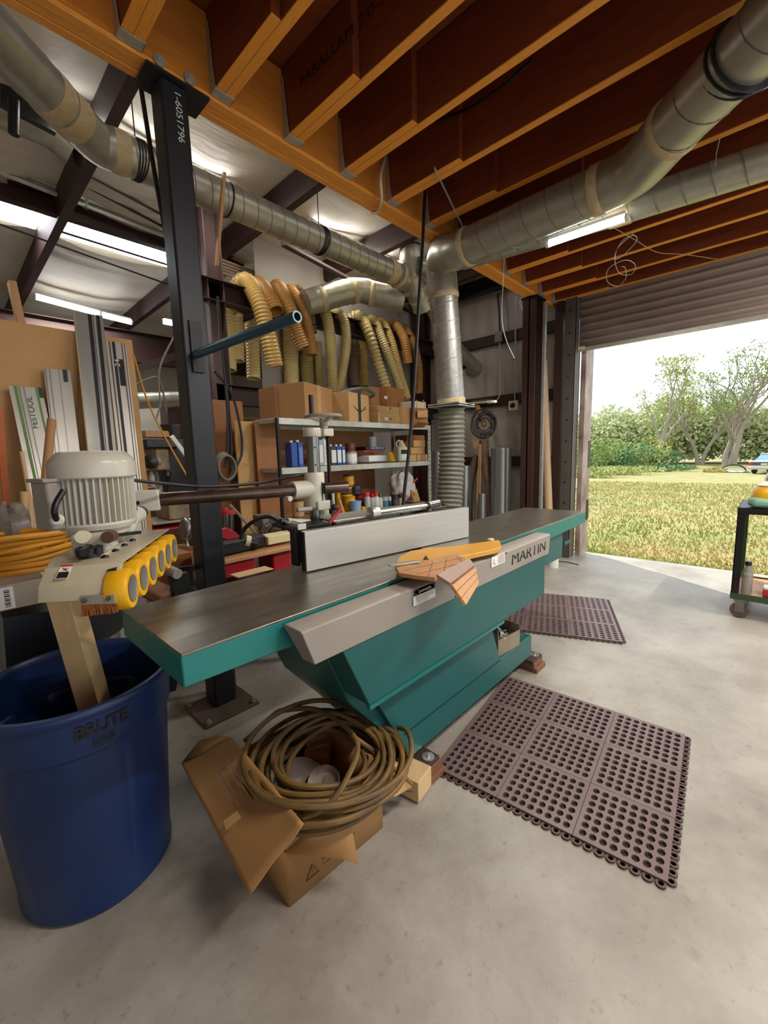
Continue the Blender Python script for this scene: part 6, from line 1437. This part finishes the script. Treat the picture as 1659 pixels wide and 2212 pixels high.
# ================================================================ OUTDOORS
gr = random.Random(11)
q = MB()
for k in range(36000):
    u = gr.random(); x = 6.05 + 22*u**1.8; y = gr.uniform(-4.5, 3.5)*(.5+x/14)
    h = gr.uniform(.02, .05)*(1+.05*x); an = gr.uniform(0, PI); wd = .006*(1+.12*x); dx, dy = math.cos(an)*wd, math.sin(an)*wd; z = gz(x); lx, ly = gr.uniform(-.03, .03), gr.uniform(-.03, .03)
    q.add([(x-dx, y-dy, z), (x+dx, y+dy, z), (x+lx, y+ly, z+h)], [(0, 1, 2)])
o = q.b('grass', M['blade'], smooth=False); tag(o, 'short patchy green and straw coloured grass outside the door', 'grass', kind='stuff')
def leaves(q, c, r, n, s, rg, flat=1.0):
    for _ in range(n):
        while True:
            d = V((rg.uniform(-1, 1), rg.uniform(-1, 1), rg.uniform(-1, 1)))
            if .25 < d.length < 1: break
        p = c + V((d.x*r, d.y*r, d.z*r*flat))
        a = V((rg.uniform(-1, 1), rg.uniform(-1, 1), rg.uniform(-1, 1))).normalized(); b = a.cross(V((rg.uniform(-1, 1), rg.uniform(-1, 1), rg.uniform(-1, 1)))).normalized()
        ss = s*rg.uniform(.6, 1.3); k = len(q.v); q.v += [p-a*ss, p-b*ss*.5, p+a*ss, p+b*ss*.5]; q.f.append((k, k+1, k+2, k+3))
def tree(label, base, height, spread, m, seed, trunks=1, dens=26, leafs=.13, clump=.75, bare=.35, lean=0):
    rg = random.Random(seed); t = thing('tree', label, 'tree', base); tb = MB(); lf = MB()
    def grow(p, d, L, r, lvl):
        pts = [p]; n = 4
        for i in range(n):
            d = (d + V((rg.uniform(-.22, .22), rg.uniform(-.22, .22), rg.uniform(-.08, .14)))).normalized(); pts.append(pts[-1] + d*L/n)
        tb.tube(pts, [r*(1-.45*i/n) for i in range(n+1)], 6 if lvl else 8, cap=False)
        if lvl >= 2: leaves(lf, pts[-1], clump, dens, leafs, rg, .6)
        if lvl >= 3: return
        for k in range(3 if lvl else 4):
            e = pts[-1] if k < 2 else pts[2+rg.randint(0, 1)]
            nd = (d + V((rg.uniform(-1, 1), rg.uniform(-1, 1), rg.uniform(-.1, .5)))*.75*spread).normalized(); grow(e, nd, L*rg.uniform(.55, .75), r*.5, lvl+1)
    for k in range(trunks):
        grow(V(base) + V((0, .35*(k-(trunks-1)/2), 0)), V((0, .12*(k-(trunks-1)/2)+lean, 1)).normalized(), height*bare, .02*height+.03, 0)
    tb.b('trunk', M['bark'], t); lf.b('foliage', m, t, smooth=False); return t
def gpt(px, py): return gd(px, py)
tree('tall open crowned tree left of the two broad trees, its branches bare below', gpt(1412, 1010), 11.5, 1.0, M['leafC'], 4, 1, 40, .12, .8, .38)
tree('tree with two slim grey trunks in the middle of the field edge', gpt(1512, 1004), 9.6, .9, M['leafA'], 9, 2, 26, .12, .8, .4)
tree('broad grey trunked cluster tree behind the parked car', gpt(1575, 1006), 12.3, 1.0, M['leafA'], 21, 3, 24, .12, .8, .38)
tree('full yellow green tree at the right edge above the car', gpt(1655, 998), 7.5, 1.1, M['leafC'], 31, 1, 60, .15, 1.1, .3)
tree('small tree with a thin dark trunk between the two broad trees', gpt(1541, 992), 5, 1.0, M['leafC'], 41, 1, 70, .15, 1.0, .3)
tree('dense low yellow green tree under the tall open crowned one', gpt(1405, 1005), 5.0, 1.2, M['leafC'], 51, 1, 90, .16, 1.1, .25)
tree('leafy tree at the door jamb above the bushes', gpt(1290, 1010), 4.5, 1.0, M['leafA'], 61, 1, 90, .15, 1.0, .25)
def bush(label, px, py, r, h, m, seed, n=1400, s=.13, name='bush'):
    rg = random.Random(seed); b_ = gpt(px, py); q = MB()
    for k in range(7): leaves(q, b_ + V((rg.uniform(-.5, .5)*r, rg.uniform(-.8, .8)*r, h*rg.uniform(.25, .65))), r*rg.uniform(.45, .7), n//7, s, rg, h/r*.6)
    return tag(q.b(name, m, smooth=False), label, 'bush')
bush('bright green bush nearest the door jamb', 1262, 1022, 2.6, 3.2, M['leafA'], 1, 3200, .12)
bush('dark green rounded bush just right of the one by the jamb', 1330, 1018, 2.4, 2.6, M['leafB'], 2, 2800, .12)
bush('pale leafy bush at the middle of the hedge', 1378, 1014, 2.2, 3.0, M['leafC'], 3, 2600, .12)
bush('dark wispy shrub at the right end of the hedge', 1420, 1012, 1.8, 2.6, M['leafB'], 4, 2200, .11)
bush('low grassy clump before the hedge at its left', 1270, 1030, 2.2, .9, M['leafC'], 5, 1600, .10)
bush('low yellow clump before the middle of the hedge', 1345, 1025, 2.4, .9, M['leafC'], 6, 1600, .10)
bush('low green mound at the right foot of the hedge', 1450, 1018, 1.8, .7, M['leafB'], 7, 1200, .10)
bush('small silvery bush beyond the hedge in the open field', 1481, 985, 2.2, 1.8, mat('silver leaf', '7c9488', '9cb0a4', .7), 8, 900, .16)
bush('small dark shrub left of the car', 1630, 990, 2.0, 1.8, M['leafB'], 9, 900, .14)
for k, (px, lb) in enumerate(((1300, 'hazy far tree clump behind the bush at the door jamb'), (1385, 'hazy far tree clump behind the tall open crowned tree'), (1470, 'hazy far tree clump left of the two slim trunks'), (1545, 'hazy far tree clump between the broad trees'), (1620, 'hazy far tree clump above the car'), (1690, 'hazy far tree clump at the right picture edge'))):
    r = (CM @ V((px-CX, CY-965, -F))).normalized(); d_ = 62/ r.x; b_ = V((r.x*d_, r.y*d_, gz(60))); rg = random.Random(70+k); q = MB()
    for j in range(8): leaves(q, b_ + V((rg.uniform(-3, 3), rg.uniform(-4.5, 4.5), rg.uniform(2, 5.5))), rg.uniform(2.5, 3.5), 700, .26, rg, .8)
    tag(q.b('tree_clump', mat('leaf with painted haze', 'b4c08c', 'c8cca0', .8, 0, .3), smooth=False), lb, 'trees')  # pale leaf colours have the distant haze painted in
# car seen from behind-left
cb0 = gpt(1614, 1024); cr = thing('car', 'white and dark blue saloon car parked on the grass at the right edge', 'car', cb0)
ex = V((.97, -.25, 0)).normalized(); ey = V((ex.y*-1*-1, 0, 0)); ey = V((ex.y, -ex.x, 0))  # ex forward away from us, ey to the right
def cpx(x, y, z): return cb0 + ex*x + ey*y + V((0, 0, z))
def sec(x, prof): return [cpx(x, y, z) for y, z in prof]
W_ = 1.75
def body(zs, name, m, inset=0):
    q = MB(); st_ = [(0, zs[0]), (.15, zs[1]), (1.1, zs[1]), (4.6, zs[1]*.98), (4.8, zs[0])]
    ring = []
    for x, zt3 in st_: ring.append([cpx(x, .04+inset, zs[2]), cpx(x, 0+inset, zs[2]+.08), cpx(x, .02+inset, zt3-.06), cpx(x, .1+inset, zt3), cpx(x, W_-.1-inset, zt3), cpx(x, W_-.02-inset, zt3-.06), cpx(x, W_-inset, zs[2]+.08), cpx(x, W_-.04-inset, zs[2])])
    k = 0
    for r_ in ring: q.v += r_
    for i in range(len(ring)-1):
        for j in range(8): q.f.append((i*8+j, i*8+(j+1) % 8, (i+1)*8+(j+1) % 8, (i+1)*8+j))
    q.f += [tuple(range(7, -1, -1)), tuple((len(ring)-1)*8+j for j in range(8))]
    return q.b(name, m, cr)
carw = mat('white car paint', 'd4d8d8', None, .2, coat=.5); card_ = mat('dark blue car paint', '2c3c50', None, .2, coat=.5)
body((.86, .93, .32), 'body', carw)
q = MB(); q.prism([cpx(-.02, .12, .60), cpx(-.02, W_-.12, .60), cpx(-.02, W_-.12, .84), cpx(-.02, .12, .84)], ex*.05); q.b('trunk_panel', card_, cr)
q = MB(); q.prism([cpx(-.1, 0, .36), cpx(-.1, W_, .36), cpx(-.1, W_, .52), cpx(-.1, 0, .52)], ex*.2); q.b('bumper', M['alu'], cr, bevel=.03)
q = MB(); rb_ = [cpx(.9, .1, .92), cpx(.9, W_-.1, .92), cpx(1.5, W_-.25, 1.36), cpx(1.5, .25, 1.36), cpx(3.4, .1, .92), cpx(3.4, W_-.1, .92), cpx(2.7, W_-.25, 1.38), cpx(2.7, .25, 1.38)]
q.add(rb_, [(0, 1, 2, 3), (3, 2, 6, 7), (7, 6, 5, 4), (0, 3, 7, 4), (1, 5, 6, 2)]); q.b('cabin', mat('car glass', '6c94a0', None, .1), cr)
q = MB(); q.add([cpx(1.45, .22, 1.365), cpx(1.45, W_-.22, 1.365), cpx(2.75, W_-.22, 1.395), cpx(2.75, .22, 1.395)], [(0, 1, 2, 3)]); q.b('roof', carw, cr, solid=.03)
for y in (.0, W_-.28): MB().prism([cpx(-.03, y+.02, .60), cpx(-.03, y+.26, .60), cpx(-.03, y+.26, .80), cpx(-.03, y+.02, .80)], ex*.04).b('tail_light', M['red'], cr)
MB().prism([cpx(-.035, .7, .63), cpx(-.035, 1.05, .63), cpx(-.035, 1.05, .75), cpx(-.035, .7, .75)], ex*.02).b('number_plate', M['crm'], cr)
for x in (.9, 3.8):
    for y in (.12, W_-.12): MB().lathe([(.15, -.09), (.32, -.09), (.33, -.05), (.33, .05), (.32, .09), (.15, .09)], cpx(x, y, .33), ey, 24).b('wheel', M['rubber'], cr)
p = gpt(1583, 1020); q = MB().grid(lambda u, v: p + V((1.2*(u-.5), 2.0*(v-.5), .03 + .22*abs(noise.noise(V((u*4, v*5, 3)))))), 14, 18)
tag(q.b('tarp', mat('pale blue tarp', '7ca4c8', 'c4d4e0', .5, 0, 2)), 'crumpled pale blue tarp on the grass left of the car', 'tarp')
q = MB(); q.tube([p + V((0, math.cos(a)*.75, .05+math.sin(a)*.5)) for a in [PI*j/16 for j in range(17)]], .05, 8); tag(q.b('black_hoop', M['black']), 'black hoop arching over the blue tarp', 'hoop')
p = gpt(1545, 1020); q = MB(); leaves(q, p + V((0, 0, .12)), .8, 500, .12, random.Random(5), .25); tag(q.b('hay_pile', mat('dry straw', 'b4a468', 'c8b87c', .9, 0, 2), smooth=False), 'small straw coloured brush pile left of the blue tarp', 'pile')

# ================================================================ LAMPS (area lights at the visible tubes, plus added fill tubes)
def lamp(a, b, power, col=(1, .93, .82)):
    a, b = V(a), V(b); ld = bpy.data.lights.new('tube_lamp', 'AREA'); ld.shape = 'RECTANGLE'; ld.size = (b-a).length; ld.size_y = .06
    ld.energy = power; ld.color = col; lo = bpy.data.objects.new('tube_lamp', ld); C.objects.link(lo)
    lo.location = (a+b)/2 + V((0, 0, -.04)); d = (b-a).normalized(); lo.rotation_euler = (0, 0, math.atan2(d.y, d.x))
for lb, a, b in (('added fill tube light under the joists above the open floor', (1.0, -.9, 3.12), (2.2, -.9, 3.12)), ('added fill tube light under the joists nearer the door', (3.4, -1.2, 3.12), (4.6, -1.2, 3.12))):
    tubelight(lb, V(a), V(b), .02); lamp(a, b, 60)  # added fill tubes outside the view, to brighten the interior
lamp(at(1186, 527, Z=2.9), at(1350, 471, Z=2.9), 25)
lamp(at(77, 641, Y=7.5), at(283, 696, Y=7.5), 60)
for x0 in (.9, 3.0):
    a, b = V((x0, 3.75, 3.80)), V((x0+1.2, 3.75, 3.80))
    tubelight('added fill tube light up under the white roof, ' + ('left one above the long duct' if x0 < 1 else 'right one above the long duct'), a, b, .02); lamp(a, b, 12)  # added fill tubes that brighten the roof bay
